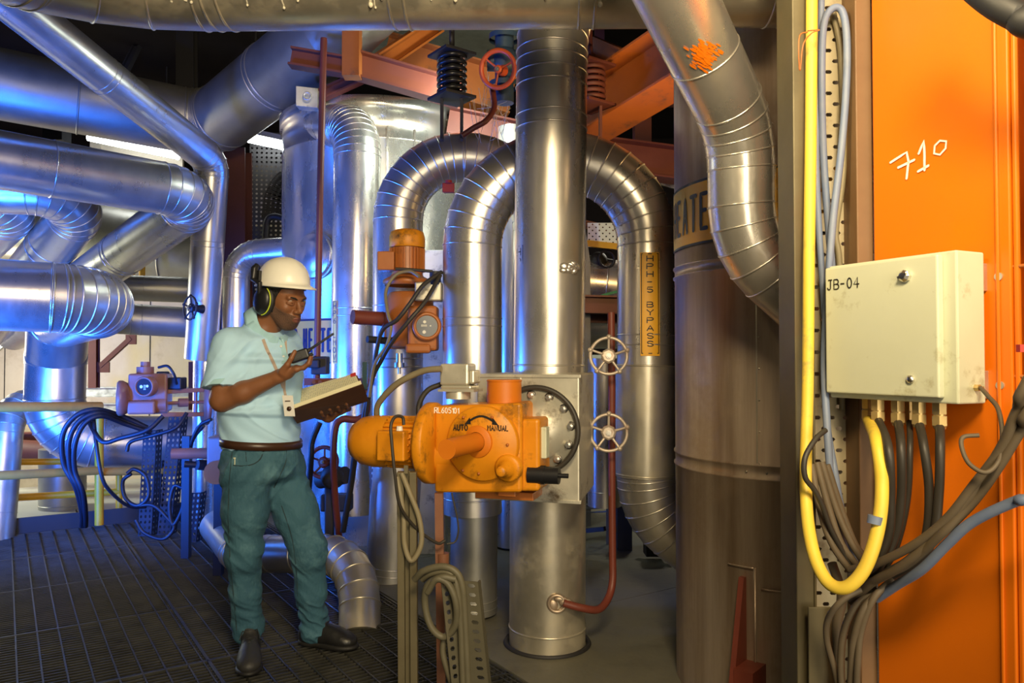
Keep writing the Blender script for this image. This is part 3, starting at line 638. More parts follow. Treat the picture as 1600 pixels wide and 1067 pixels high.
g = MB(); g.lathe(mp-ZA*.075, ZA, [(.12,0),(.13,.01),(.13,.03),(.09,.05),(.085,.06)], 32); g.lathe(P(640,500,4.2)-ZA*.15, ZA, [(0,0),(.11,.0),(.13,.03),(.13,.26),(.11,.30),(0,.31)], 32)
g.boxf(P(600,545,4.15), (.18,0,0), (0,.16,0), (0,0,.19)); g.build('gear_housing', 'rust', ra, bevel=.008)
g = MB(); g.boxf(P(637,548,3.98), (.15,0,0), (0,.14,0), (0,0,.235)); g.boxf(P(633,552,3.96), (.13,0,0), (0,.05,0), (0,0,.05)); g.build('dial_housing', 'rust', ra, bevel=.014)
g = MB(); p = P(667,510,3.98); dd = Vector((.12,-1,0)).normalized(); g.lathe(p-dd*.01, dd, [(.075,0),(.075,.04),(.068,.05),(.058,.05),(.055,.044)], 36); g.build('dial_rim', 'rust', ra)
g = MB(); g.lathe(p-dd*.01, dd, [(.056,.043),(0,.044)], 32); dl = g.build('dial_face', 'glass_dial', ra)
g = MB(); pf = planemap(p+dd*.0345, Vector((1,.12,0)), ZA)
for (x, y, r_) in ((-.012,.022,.008),(-.014,-.03,.009),(.018,.002,.004)): g.add([pf(x+r_*math.cos(i*math.pi/6), y+r_*math.sin(i*math.pi/6), .001) for i in range(12)], [tuple(range(12))])
for i in range(3): patch(g, pf, -.03, .0, -.002+i*.004, 0+i*.004, .001, 2)
g.build('dial_marks', 'chalk', dl)
g = MB(); p0 = P(605,499,4.1); p1 = P(551,495,4.0); g.cyl(p0, p1, .038, 28); g.torus(p0+(p1-p0)*.15, p1-p0, .038, .003, 28); g.build('handwheel_stub', 'redpipe', ra, bevel=.003)
g = MB(); p0 = P(612,533,4.1); p1 = P(574,530,4.02); g.cyl(p0, p1, .019, 20); g.build('stub_shaft', 'dark', ra)
g = MB(); g.boxf(P(648,470,4.0), (.14,0,0), (0,.1,0), (0,0,.1)); g.build('plug_box', 'tin', ra, bevel=.008)
g = MB(); p = P(680,445,4.02); g.cyl(p, p+ZA*.07, .03, 20); g.build('plug_cap', 'rubber', ra)
g = MB(); p = P(624,552,4.1); g.cyl(p, p-ZA*.05, .018, 16); g.cyl(p-ZA*.05, p-ZA*.075, .028, 16); g.cyl(p-ZA*.075, p-ZA*.11, .009, 10); g.build('drain_plug', 'steel', ra)
g = MB(); g.cyl(P(640,500,4.2), P(655,500,4.62), .06, 24); g.build('mounting_neck', 'rust', ra)
for (nm, lb, pts, r, m) in (
 ('cable', 'black cable from the brown actuator, strapped beside it and dropping behind the ledger', [(690,425,3.98),(662,445,3.9),(640,475,3.86),(620,500,3.86),(598,515,3.9),(588,550,3.95),(582,590,4.0),(570,640,4.05),(560,700,4.1)], .011, 'cable_dark'),
 ('cable', 'second black cable crossing the brown actuator diagonally', [(688,430,3.96),(665,470,3.86),(640,500,3.83),(612,535,3.86),(595,565,3.95),(580,600,4.0),(566,690,4.1)], .011, 'cable_dark'),
 ('cable', 'tan cable arching over the brown actuator housing', [(655,432,3.92),(640,424,3.95),(618,430,3.96),(603,455,3.95),(606,490,3.9),(611,510,3.88),(604,540,3.9),(585,570,3.95),(577,620,4.0)], .009, 'cable_tan'),
 ('cable', 'thin black cable joining the brown motor terminal box', [(618,420,4.0),(640,421,4.0),(676,424,4.0)], .008, 'cable_dark'),
 ('cable', 'thick tan conduit curving left from the plug box on top of the orange actuator', [(690,576,3.0),(660,580,3.02),(620,600,3.05),(592,630,3.1),(590,655,3.15),(600,672,3.2)], .013, 'cable_tan'),
 ('cable', 'black cable hanging behind the orange motor', [(690,600,3.1),(668,610,3.1),(655,632,3.1),(655,660,3.1),(660,700,3.15)], .011, 'cable_dark'),
 ('cable', 'black lead looping from the white gland down the front of the orange motor', [(631,664,2.80),(629,652,2.80),(618,651,2.78),(611,664,2.76),(612,690,2.75),(617,740,2.75),(625,790,2.78),(650,825,2.85),(682,848,2.9),(695,845,2.92)], .006, 'cable_dark'),
 ('cable', 'tan cable drooping beneath the orange motor beside the slotted post', [(628,740,2.85),(640,770,2.83),(655,810,2.83),(658,850,2.83),(643,876,2.83),(632,850,2.83),(630,800,2.83),(620,745,2.85)], .010, 'cable_tan'),
 ('wire', 'thin loose wire dangling under the orange actuator', [(706,770,2.98),(716,820,2.98),(712,845,2.98),(698,850,2.97)], .0035, 'cable_dark')):
    cable(nm, lb, pts, r, m, nm)
# ============================================================ HANDWHEELS ON THE RED STANDPIPE
cable('drain_pipe', 'thin red-brown drain pipe with two silver handwheels, curving back into the floor pipe stub', [(955,488,3.58),(956,600,3.58),(956,720,3.58),(957,860,3.56),(957,908,3.54),(950,935,3.50),(935,952,3.44),(910,950,3.40),(880,942,3.39)], .017, 'redpipe', 'pipe', n=16)
g = MB(); g.torus(P(870,943,3.40), (0,-1,0), .036, .009, 24, 6); g.ball(P(884,941,3.40), (.03,.012,.018)); g.ball(P(864,946,3.405), (.022,.008,.026)); g.ball(P(876,936,3.40), (.03,.008,.012)); tag(g.build('pipe_collar', 'clad_brown'), 'rough torn collar where the red drain pipe enters the floor stub', 'collar')
def handwheel(name, label, c, d, Rr, m, spokes=5, knob=True, dep=.05, tr=.0075, hubr=.034):
    d = Vector(d).normalized(); c = Vector(c); t = thing(name, c-d*dep, label, 'handwheel')
    g = MB(); g.torus(c, d, Rr, tr, 40, 10); g.build('rim', m, t)
    u, v, _ = frame(d)
    for k in range(spokes):
        a = 2*math.pi*k/spokes+.3; r_ = u*math.cos(a)+v*math.sin(a)
        h = MB(); h.tube([c+r_*hubr*.6-d*.012, c+r_*Rr*.6-d*.006, c+r_*Rr], [.007,.006,.006], 8); h.build('spoke', m, t)
        if knob:
            h = MB(); h.ball(c+r_*(Rr+.004), .012, n=12, m=8); h.build('grip_knob', m, t)
    g = MB(); g.lathe(c-d*.02, d, [(hubr,0),(hubr,.02),(hubr*.75,.028),(.012,.028)], 8, False); g.build('hub', m, t)
    g = MB(); g.hexn(c+d*.006, d, .013, .012); g.cyl(c-d*dep, c+d*.026, .007, 12); g.build('stem_nut', 'steel', t)
    g = MB(); g.cone(c-d*dep, c-d*.02, .034, .02, 16); g.build('bonnet', m if m != 'wheelpaint' else 'redpipe', t)
    return t
for py, lb in ((556,'upper silver handwheel on the thin red standpipe right of the central pipe'),(676,'lower silver handwheel on the thin red standpipe right of the valve box')):
    handwheel('handwheel', lb, P(951,py,3.46), (-.12,-1,0.03), .082, 'wheelpaint')
handwheel('handwheel', 'small blue-lit handwheel left of the tall vertical pipe above the man\'s arm', P(297,481,5.6), (-.75,-1,.05), .085, 'darkblue', 5, True, .1)
handwheel('handwheel', 'orange-red valve wheel near the ceiling left of the central pipe', P(778,108,4.3), (-.35,-1,-.25), .10, 'redwheel', 3, False, .08, .014, .025)
g = MB(); p = P(788,95,4.45); g.cyl(p-ZA*.25, p+ZA*.22, .055, 20); g.lathe(p+ZA*.12, ZA, [(.09,0),(.09,.03)], 20); g.lathe(p-ZA*.16, ZA, [(.09,0),(.09,.03)], 20); g.cyl(p-Vector((.1,0,0)), p+Vector((.12,0,0)), .06, 20); g.ball(p, .085)
tag(g.build('globe_valve', 'bluevalve', bevel=.004), 'blue valve body behind the orange-red wheel near the ceiling', 'valve')
cable('drain_pipe', 'bent red-brown pipe dropping from the blue ceiling valve', [(770,140,4.4),(772,168,4.35),(760,188,4.3),(740,200,4.3),(722,212,4.3)], .016, 'redpipe', 'pipe')
handwheel('handwheel', 'dark red handwheel behind the man\'s hip beside the orange motor', P(505,722,4.4), (-.2,-1,.2), .085, 'redpipe', 5, False, .09, .012)
# ============================================================ SPRING HANGERS
def hanger(label, px, y0, y1, D, rw, m, turns):
    a = P(px,y0,D); b = P(px,y1,D); t = thing('spring_hanger', b, label, 'hanger')
    for nm, p in (('top_plate', a), ('bottom_plate', b)):
        h = MB(); h.box(p, (rw*2.7, rw*2.7, .018), (Vector((.8,.6,0)), Vector((-.6,.8,0)), ZA)); h.build(nm, m, t, bevel=.003)
    h = MB(); h.coil(b+ZA*.012, a-ZA*.012, rw, rw*.17, turns); h.build('coil_spring', 'spring' if m == 'dark' else m, t)
    h = MB(); h.cyl(b, a, rw*.62, 20); h.build('inner_sleeve', m, t)
    h = MB(); h.cyl(a, a+ZA*.5, .016, 12); h.torus(a+ZA*.09, (1,0,0), .035, .014, 16, 8); h.build('hanger_rod', m, t)
    for sx in (-1, 1):
        h = MB(); h.boxf(b+Vector((sx*rw*.75-.008, -.03, -.25)), (.016,0,0), (0,.06,0), (0,0,.25)); h.build('hanger_strap', m, t)
    return t
hanger('black coil spring hanger above the rear U-bend pipe', 706, 86, 153, 4.5, .078, 'dark', 6)
hanger('dusty coil spring hanger hidden half behind the central pipe', 922, 104, 165, 4.75, .085, 'redbeam_dark', 6)
g = MB(); g.boxf(P(691,300,4.5), (.07,0,0), (0,.04,0), (0,0,.055)); g.cyl(P(701,286,4.48), P(701,282,4.48), .02, 12); tag(g.build('pipe_clamp', 'reddial', bevel=.004), 'small red clamp under the crown of the rear U-bend pipe', 'clamp')
# ============================================================ LEFT SIDE PIPES
pipe('vertical_pipe', 'tall slim silver pipe left of the man, fed by a diagonal run from top left',
    [(-80,-75,3.9), (332,252,5.75), (314,560,5.95)], .122, (.16,), 5, 'clad', rings=[1.0,1.04,2.62,2.66], nseg=48, seam=None)
pipe('vertical_pipe', 'thinner lower length of the slim vertical pipe standing at the platform edge',
    [(322,545,5.98), (318,826,5.98)], .092, (), 5, 'clad_bright', rings=[.8,.84,.87], nseg=40)
pipe('horizontal_pipe', 'long upper left silver pipe ending in an elbow and leg sloping back',
    [(-160,222,4.25), (318,305,5.35), (20,520,7.6)], .176, (.24,), 7, 'clad', rings=[.75,1.62,1.7,2.75,2.8], nseg=56)
pipe('sloping_pipe', 'silver sloping pipe with elbow directly under the long upper left pipe',
    [(-60,292,5.6), (150,300,5.9), (-30,520,7.4)], .19, (.26,), 7, 'clad', rings=[1.35,1.45], nseg=48)
pipe('sloping_pipe', 'blue-lit sloping pipe at the left picture edge above the big elbow',
    [(-200,290,5.6), (45,302,5.8), (-90,440,7.2)], .19, (.26,), 7, 'clad', rings=[], nseg=48)
pipe('elbow_pipe', 'big blue-lit silver pipe from the left edge rolling over into a vertical leg',
    [(-160,452,4.2), (172,470,4.75), (92,500,5.7), (88,560,5.9), (84,690,5.9), (345,690,6.5)], .208, (.26,.12,.1,.34), 9, 'clad', rings=[.35,.72,.78], nseg=56)
pipe('elbow_pipe', 'silver pipe at the bottom left edge arching up beside the handrail',
    [(-6,845,5.7), (12,640,5.9), (100,615,6.6)], .118, (.26,), 8, 'clad_dirty', rings=[.2,.5], nseg=40)
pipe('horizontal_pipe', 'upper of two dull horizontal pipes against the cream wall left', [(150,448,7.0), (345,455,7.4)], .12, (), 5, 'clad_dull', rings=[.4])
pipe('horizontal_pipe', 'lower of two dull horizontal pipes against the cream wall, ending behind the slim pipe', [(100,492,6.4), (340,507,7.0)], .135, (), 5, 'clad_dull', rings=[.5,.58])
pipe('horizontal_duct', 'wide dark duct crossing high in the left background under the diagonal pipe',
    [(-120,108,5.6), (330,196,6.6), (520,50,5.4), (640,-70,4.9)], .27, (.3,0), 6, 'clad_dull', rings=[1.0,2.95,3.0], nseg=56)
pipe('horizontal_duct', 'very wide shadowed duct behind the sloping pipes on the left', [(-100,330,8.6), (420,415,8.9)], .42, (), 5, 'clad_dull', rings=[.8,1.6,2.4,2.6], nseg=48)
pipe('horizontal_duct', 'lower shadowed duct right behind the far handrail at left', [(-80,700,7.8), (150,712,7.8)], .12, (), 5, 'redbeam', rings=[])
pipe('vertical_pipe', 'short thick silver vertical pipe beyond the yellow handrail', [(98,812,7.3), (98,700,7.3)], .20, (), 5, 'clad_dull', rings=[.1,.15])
pipe('elbow_pipe', 'slim silver pipe bending over behind the man\'s helmet toward the manway',
    [(368,760,6.1), (369,397,6.1), (462,390,6.0)], .104, (.2,), 7, 'clad', rings=[.9,.95], nseg=40)
pipe('floor_pipe', 'low silver pipe behind the man\'s legs diving down in a segmented elbow',
    [(338,820,4.9), (372,864,4.6), (470,866,4.4), (563,864,4.12), (562,992,3.84)], .104, (.12,.05,.42), 8, 'clad_dirty', rings=[.62,.67], bead=.006, nseg=44)
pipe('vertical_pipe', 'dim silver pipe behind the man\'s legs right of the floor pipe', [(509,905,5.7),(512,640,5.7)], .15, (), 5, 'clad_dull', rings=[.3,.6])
pipe('vertical_pipe', 'pale vertical pipe strip seen between the two U-bend legs', [(798,852,5.4),(800,200,5.4)], .10, (), 5, 'clad', rings=[1.2])
p_ = P(772,800,5.8); g = MB(); g.boxf((p_.x,p_.y,0), (.22,0,0), (0,.2,0), (0,0,p_.z+1.62)); tag(g.build('metal_cabinet', 'tin', bevel=.005), 'pale sheet metal cabinet behind the gap left of the central pipe', 'cabinet')
p_ = P(640,760,5.2); g = MB(); g.boxf((p_.x,p_.y,0), (.24,0,0), (0,.2,0), (0,0,p_.z+1.6)); tag(g.build('metal_cabinet', 'tin', bevel=.005), 'grey sheet metal panel behind the brown actuator', 'cabinet')
# ============================================================ RED VERTICAL ROD WITH CLAMP
rod = thing('red_rod', P(500,690,4.7), 'thin dark red rod with clamp hanging behind the man\'s radio', 'rod')
g = MB(); g.tube([P(506,60,4.7), P(500,300,4.7), P(494,640,4.7)], .021, 12); g.build('rod', 'redpipe', rod)
g = MB(); g.boxf(P(485,585,4.66), (.1,0,0), (0,.08,0), (0,0,.11)); g.boxf(P(480,575,4.62), (.07,0,0), (0,.05,0), (0,0,.05)); g.build('clamp', 'dark', rod, bevel=.008)
g = MB(); g.boxf(P(475,602,4.6), (.40,0,0), (0,.03,0), (0,0,.042)); g.cyl(P(490,597,4.6), P(490,597,4.56), .012, 10); g.cyl(P(500,597,4.6), P(500,597,4.56), .012, 10); g.build('cross_bar', 'redbeam', rod)
cable('pipe_run', 'dark red small-bore pipe looping behind the ledger and orange motor', [(572,600,4.3),(573,640,4.3),(560,655,4.3),(535,655,4.3),(524,670,4.3),(521,720,4.3),(524,780,4.4),(530,840,4.5)], .02, 'redpipe', 'pipe')
cable('pipe_run', 'dark blue-black tube slanting behind the orange motor', [(556,700,4.2),(548,760,4.3),(536,830,4.4)], .018, 'dark', 'pipe')
cable('pipe_run', 'navy hose curving behind the man\'s belt', [(500,660,4.3),(488,690,4.3),(486,720,4.3),(480,800,4.4)], .016, 'darkblue', 'pipe')
g = MB(); g.boxf(P(566,608,4.25), (.026,0,0), (0,.02,0), (0,0,.15)); tag(g.build('level_gauge', 'gauge'), 'small greenish level glass standing behind the ledger\'s right end', 'gauge')
g = MB(); a = P(585,850,4.6); b = P(560,690,4.6); g.perf(a, (.13,-.05,0), b-a+Vector((.05,0,0)), 3, 18, .5, .5); tag(g.build('cable_tray', 'tray_dark', solid=.003), 'dark slotted cable tray leaning behind the orange motor', 'cable tray')
g = MB(); g.bar(P(515,860,4.5), P(515,750,4.5), .05, .05); g.cyl(P(500,750,4.5), P(540,742,4.4), .05, 16); g.ball(P(520,745,4.4), .07); g.boxf(P(500,800,4.6), (.18,0,0), (0,.1,0), (0,0,.1)); tag(g.build('valve', 'dark', bevel=.01), 'dark shadowed valve body behind the man\'s hip', 'valve')
# ============================================================ LEFT ACTUATOR ON SLOTTED POSTS
la_c = P(225,610,5.2); la = thing('valve_actuator', (la_c.x, la_c.y, la_c.z-.2), 'maroon actuator with round dial and long yoke on slotted posts at left', 'actuator')
g = MB(); g.boxf(P(199,645,5.12), (.24,.05,0), (-.05,.2,0), (0,0,.26)); g.boxf(P(198,648,5.08), (.17,.035,0), (-.05,.2,0), (0,0,.09)); g.build('gear_housing', 'purplebrown', la, bevel=.015, seg=3)
g = MB(); p = P(218,592,5.15)+Vector((0,.08,0)); g.cyl(p, p+ZA*.08, .055, 24); g.cyl(p+ZA*.08, p+ZA*.115, .032, 8, True, False); g.build('top_cap', 'purplebrown', la, bevel=.004)
dd = Vector((-.1,-1,0)).normalized(); p = P(228,604,5.06)
g = MB(); g.lathe(p, dd, [(.068,-.03),(.068,.02),(.062,.028),(.056,.028),(.053,.02)], 36); g.build('dial_rim', 'purplebrown', la)
g = MB(); g.lathe(p, dd, [(.054,.019),(0,.02)], 32); dl = g.build('dial_face', 'glass_dial', la)
g = MB(); pf = planemap(p+dd*.0205, Vector((1,-.1,0)), ZA)
for (x, y, r_) in ((-.02,.0,.011),(.022,.004,.009)): g.add([pf(x+r_*math.cos(i*math.pi/6), y+r_*math.sin(i*math.pi/6), .001) for i in range(12)], [tuple(range(12))])
for i in range(4): patch(g, pf, -.004, .012, -.02+i*.009, -.016+i*.009, .001, 2)
g.build('dial_marks', 'chalk', dl)
g = MB(); d2 = Vector((-1,-.42,0)).normalized(); p = P(192,622,5.15); g.lathe(p, d2, [(.02,-.06),(.10,-.03),(.118,0),(.118,.025),(.105,.035),(0,.04)], 40); g.build('side_cover', 'purplebrown', la)
g = MB()
q0 = P(252,630,5.2); q1 = P(318,628,5.35)
g.cyl(P(240,632,5.2), P(262,631,5.22), .065, 24); g.build('yoke_neck', 'purplebrown', la)
g = MB()
for dz in (.085, -.085): g.bar(q0+ZA*dz*.9, q1+ZA*dz, .03, .03)
g.cyl(q0, q1, .012, 10); g.cyl(q0+(q1-q0)*.4, q0+(q1-q0)*.62, .03, 12); g.bar(q0+(q1-q0)*.8+ZA*.09, q0+(q1-q0)*.8-ZA*.09, .02, .02)
g.build('yoke_arm', 'purplebrown', la, bevel=.004)
g = MB(); g.lathe(q1, q1-q0, [(0,0),(.16,.0),(.16,.025),(0,.03)], 40); g.build('yoke_flange', 'purplebrown', la)
g = MB(); p = P(262,592,5.2); g.boxf(p-ZA*.07, (.09,0,0), (0,.1,0), (0,0,.08)); g.boxf(p+Vector((-.08,0,0)), (.06,0,0), (0,.08,0), (0,0,.05)); g.build('plug_box', 'darkblue', la, bevel=.008)
# slotted posts
for i, (px, py0, py1, D, wd, lean, lb) in enumerate((
    (224, 838, 672, 5.5, .085, .02, 'left dark slotted angle post below the maroon actuator'),
    (254, 836, 650, 5.45, .085, .06, 'right dark slotted angle post directly below the maroon actuator'),
    (240, 808, 720, 6.1, .06, .02, 'rear short slotted post behind the pair under the maroon actuator'),
    (294, 848, 770, 5.35, .08, .03, 'short slotted post at the foot of the slim vertical pipe'))):
    a = P(px-wd*100, py0, D); a.z = max(a.z, .0); b = P(px, py1, D)
    if i in (1,): b = P(px+10, py1, D)
    g = MB(); yv = b-a; n_ = max(6, int(yv.length/.038)); g.perf(a, (wd,.02,0), yv, 3, n_, .5, .52); g.perf(a+Vector((wd,.02,0)), (.012,.07,0), yv, 2, n_, .5, .5)
    tag(g.build('slotted_post', 'darkblue', solid=.004), lb, 'post')
for (lb, pts, r) in (
    ('outermost dark cable of the bundle arching over the brown rail at left', [(230,668,5.3),(190,650,5.2),(150,640,5.05),(118,650,5.0),(98,680,5.0),(100,725,5.05),(118,760,5.1),(128,800,5.3),(128,822,5.5)], .017),
    ('second dark cable of the bundle arching over the brown rail at left', [(232,672,5.3),(190,656,5.2),(155,645,5.05),(124,658,5.0),(108,690,5.0),(110,735,5.05),(124,765,5.1),(131,800,5.3),(131,822,5.5)], .016),
    ('innermost dark cable of the bundle arching over the brown rail at left', [(236,676,5.3),(195,662,5.2),(158,650,5.05),(132,662,5.0),(117,695,5.0),(117,735,5.05),(130,770,5.1),(134,805,5.3),(134,822,5.5)], .016),
    ('dark cable hanging from the rail post and sagging right to the slotted posts', [(145,640,5.05),(150,690,5.1),(158,740,5.1),(170,765,5.15),(200,790,5.3),(228,792,5.4)], .012),
    ('dark cable looping from the maroon actuator down to the slim pipe', [(255,650,5.1),(230,672,5.05),(190,684,5.05),(160,690,5.05),(140,660,5.1),(135,645,5.1)], .015),
    ('dark cable arching from the maroon actuator plug to the yoke', [(248,574,5.15),(262,572,5.1),(272,585,5.1),(276,600,5.15)], .009),
    ('dark cable drooping from the yoke back to the slotted posts', [(292,645,5.2),(275,668,5.15),(240,680,5.15),(205,690,5.2),(198,705,5.2)], .013),
    ('round coil of dark cable hanging on the left slotted post', [(205,740,5.3),(192,752,5.3),(196,778,5.3),(215,790,5.3),(232,775,5.3),(228,745,5.3),(210,733,5.3),(198,740,5.28)], .013),
    ('long loop of dark cable hanging between the slotted posts and slim pipe', [(285,762,5.3),(272,760,5.3),(265,790,5.3),(270,820,5.3),(283,800,5.3),(290,770,5.3),(296,730,5.3),(300,690,5.3),(318,665,5.2)], .013),
    ('dark cable sagging low between the slotted posts', [(215,790,5.3),(240,790,5.3),(262,810,5.3),(272,825,5.3),(255,842,5.3),(225,832,5.3),(212,812,5.3)], .012),
    ('dark cable curving from behind the man down past the slim pipe', [(330,655,5.0),(312,665,5.05),(300,690,5.1),(296,720,5.2)], .012)):
    cable('cable', lb, pts, r, 'darkblue', 'cable')
# actuator right behind the man
a2 = P(330,715,4.7); sa = thing('valve_actuator', (a2.x, a2.y, a2.z-.15), 'maroon actuator half hidden behind the man\'s hip with a stub shaft pointing left', 'actuator')
g = MB(); g.boxf(P(322,735,4.62), (.20,0,0), (0,.2,0), (0,0,.20)); g.cyl(P(338,738,4.7), P(338,738,4.55), .07, 24); g.build('gear_housing', 'purplebrown', sa, bevel=.014, seg=3)
g = MB(); g.cyl(P(268,709,4.65), P(325,708,4.7), .033, 24); g.build('stub_shaft', 'purplebrown', sa, bevel=.003)
g = MB(); g.cyl(P(288,725,4.65), P(325,727,4.7), .020, 18); g.cyl(P(308,726,4.65), P(325,727,4.7), .032, 18); g.build('lower_shaft', 'darkblue', sa)
p_ = P(334,735,4.7); g = MB(); g.boxf((p_.x,p_.y,0), (.05,0,0), (0,.05,0), (0,0,p_.z)); g.build('pedestal', 'darkblue', sa)
p_ = P(283,800,5.1); g = MB(); g.boxf((p_.x,p_.y,0), (.05,0,0), (0,.05,0), (0,0,.5+p_.z)); tag(g.build('support_strut', 'darkblue'), 'blue-lit strut beside the slim pipe below the stub shaft', 'post')
# ============================================================ HANDRAILS
def rail(label, posts, bars, m, r=.024, mats=None):
    base = P(*posts[0][:2], posts[0][3]); t = thing('handrail', (base.x, base.y, max(base.z, -.2)), label, 'handrail')
    for (px, py0, py1, D) in posts:
        g = MB(); g.cyl(P(px,py0,D), P(px,py1,D), r, 16); g.build('post', m, t)
    for i, (a, b) in enumerate(bars):
        g = MB(); g.cyl(P(*a), P(*b), r*(1 if i else 1.1), 16); g.build('rail', (mats[i] if mats else m), t)
rail('yellow handrail with worn brown top bar in the left foreground', [(155,820,640,5.75)], [((-60,636,4.95),(158,635,5.75)), ((-60,746,4.95),(158,735,5.75)), ((150,737,5.75),(290,735,6.3))], 'yellow_rail', .031, ['tan_rail','tan_rail','tan_rail'])
rail('yellow handrail further back behind the worn one', [(186,812,720,6.6),(15,835,790,6.2)], [((15,778,6.2),(186,768,6.6)), ((15,722,6.2),(186,720,6.6))], 'yellow_rail', .026)
rail('small yellow handrail end high against the cream wall', [(222,445,402,7.9),(206,445,410,8.1)], [((206,412,8.1),(222,403,7.9)),((196,418,8.2),(206,410,8.1))], 'yellow_rail', .03)
# ============================================================ LEFT BACKGROUND STEEL
def beam(label, a, b, w_=.12, h=.14, m='redbeam', name='steel_beam', up=None):
    g = MB(); g.ibeam(P(*a), P(*b), w_, h, .014, up); tag(g.build(name, m), label, 'beam')
beam('red-brown horizontal beam behind the sloping pipes at left', (90,388,9.9), (330,412,10.2), .12, .18)
beam('red-brown vertical post left of the yellow handrail end', (188,445,9.0), (188,390,9.0), .14, .14)
beam('slim red-brown post against the cream wall under the big elbow', (147,606,8.8), (147,515,8.8), .09, .09)
g = MB(); g.bar(P(157,572,8.8), P(205,528,8.8), .05, .05); g.boxf(P(150,582,8.78), (.15,0,0), (0,.02,0), (0,0,.12)); g.boxf(P(196,538,8.78), (.12,0,0), (0,.02,0), (0,0,.11)); tag(g.build('diagonal_brace', 'redbeam'), 'red-brown diagonal brace with gusset plates on the cream wall', 'brace')
beam('dark red upright column behind the slim pipe and the man', (368,760,7.0), (368,235,7.0), .24, .2, 'redbeam_dark', 'steel_column')
beam('red-brown angle beam at left above the blue sloping pipe', (104,425,9.7), (104,386,9.7), .2, .12)
beam('long low red beam below the left elbow pipes', (-20,690,8.2), (180,690,8.2), .12, .2)
beam('dark red post behind the slim pipe near the maroon actuator yoke', (306,640,7.4), (306,565,7.4), .1, .1)
beam('thin grey horizontal beam on the cream wall under the brace', (130,612,9.2), (330,612,9.2), .1, .12, 'galv')
beam('second thin grey beam lower on the cream wall', (130,636,9.2), (330,636,9.2), .1, .1, 'galv')
g = MB(); g.boxf(P(-20,560,8.4), P(60,500,8.4)-P(-20,560,8.4), (0,.05,0), (0,0,.05)); tag(g.build('grey_brace', 'galv'), 'grey sloping member left behind the big elbow', 'brace')
# dark overhead steel, left
beam('dark beam hanging high on the left under the overhead pipe', (292,230,6.9), (292,40,6.9), .16, .1, 'dark')
beam('dark sloping member high left', (190,120,8.0), (230,40,8.0), .07, .07, 'dark')
g = MB(); g.boxf(P(66,218,7.0), (.18,0,0), (0,.15,0), (0,0,.24)); g.cyl(P(80,218,7.08), P(80,218,7.08)+ZA*1.6, .02, 10); tag(g.build('pipe_hanger', 'darkblue'), 'dark hanger block between the wide duct and the long left pipe', 'hanger')
g = MB(); g.perf(P(-60,170,7.2), P(300,235,7.8)-P(-60,170,7.2), (0,.1,.16), 60, 3, .5, .45); tag(g.build('cable_tray', 'dark', solid=.004), 'dark perforated tray under the wide duct at upper left', 'cable tray')
for (lb, a, b) in (('long bright fluorescent lamp at upper left under the wide duct', (138,212,8.4), (280,242,8.6)), ('bright fluorescent lamp between the dark column and rear vessel', (388,217,7.4), (458,232,7.5))):
    A = P(*a); B = P(*b); t = thing('fluorescent_lamp', (A+B)/2+ZA*.05, lb, 'lamp')
    if 'upper left' in lb:
        for sg_ in ((0,.43),(.45,.80),(.82,1)):
            g = MB(); g.cyl(A.lerp(B,sg_[0]), A.lerp(B,sg_[1]), .055, 14); g.build('tube', 'tube', t)
    else:
        for sg_ in ((0,.45),(.47,1)):
            g = MB(); g.cyl(A.lerp(B,sg_[0]), A.lerp(B,sg_[1]), .035, 14); g.build('tube', 'tube', t)
    g = MB(); g.bar(A+ZA*.07, B+ZA*.07, .1, .05); g.build('fixture', 'white', t)
    for q_ in (.15,.85):
        h = MB(); h.cyl(A.lerp(B,q_)+ZA*.09, Vector((A.lerp(B,q_).x, A.lerp(B,q_).y, 4.6)), .012, 8); h.build('hanger_rod', 'dark', t)
g = MB(); g.boxf(P(140,246,8.9), P(285,270,9.0)-P(140,246,8.9), (0,.04,0), (0,0,.22)); g.boxf(P(150,246,8.9), (.05,0,0), (0,.04,0), (0,0,1.0)); g.boxf(P(275,268,9.0), (.05,0,0), (0,.04,0), (0,0,1.1)); tag(g.build('light_panel', 'wall'), 'pale panel lit by the fluorescent lamp at upper left', 'panel')
# perforated trays seen behind man, dark with holes against pale
g = MB(); a = P(388,520,7.6); g.perf(a, (.42,.05,0), (0,0,2.0), 9, 44, .5, .45); tag(g.build('cable_tray', 'dark', solid=.004), 'tall dark perforated tray behind the man\'s ear muffs', 'cable tray')
g = MB()
pts = [P(455,262,7.5),P(432,272,7.5),P(415,300,7.5),P(408,340,7.5)]
cq = catmull(pts, 5)
for i in range(len(cq)-1):
    d = cq[i+1]-cq[i]; s_ = Vector((d.z,0,-d.x)).normalized()*-.24; g.perf(cq[i], s_, d, 5, 2, .5, .5)
tag(g.build('cable_tray', 'dark', solid=.004), 'curved perforated tray bending down beside the rear vessel', 'cable tray')
g = MB(); g.boxf(P(392,345,8.3), (.5,.05,0), (0,.04,0), (0,0,.62)); tag(g.build('light_panel', 'wall'), 'pale panel behind the curved perforated tray', 'panel')
cable('cable', 'thick black cable draped across the curved tray left of the vessel', [(452,345,7.2),(430,338,7.2),(418,345,7.2),(414,375,7.2)], .03, 'rubber', 'cable')
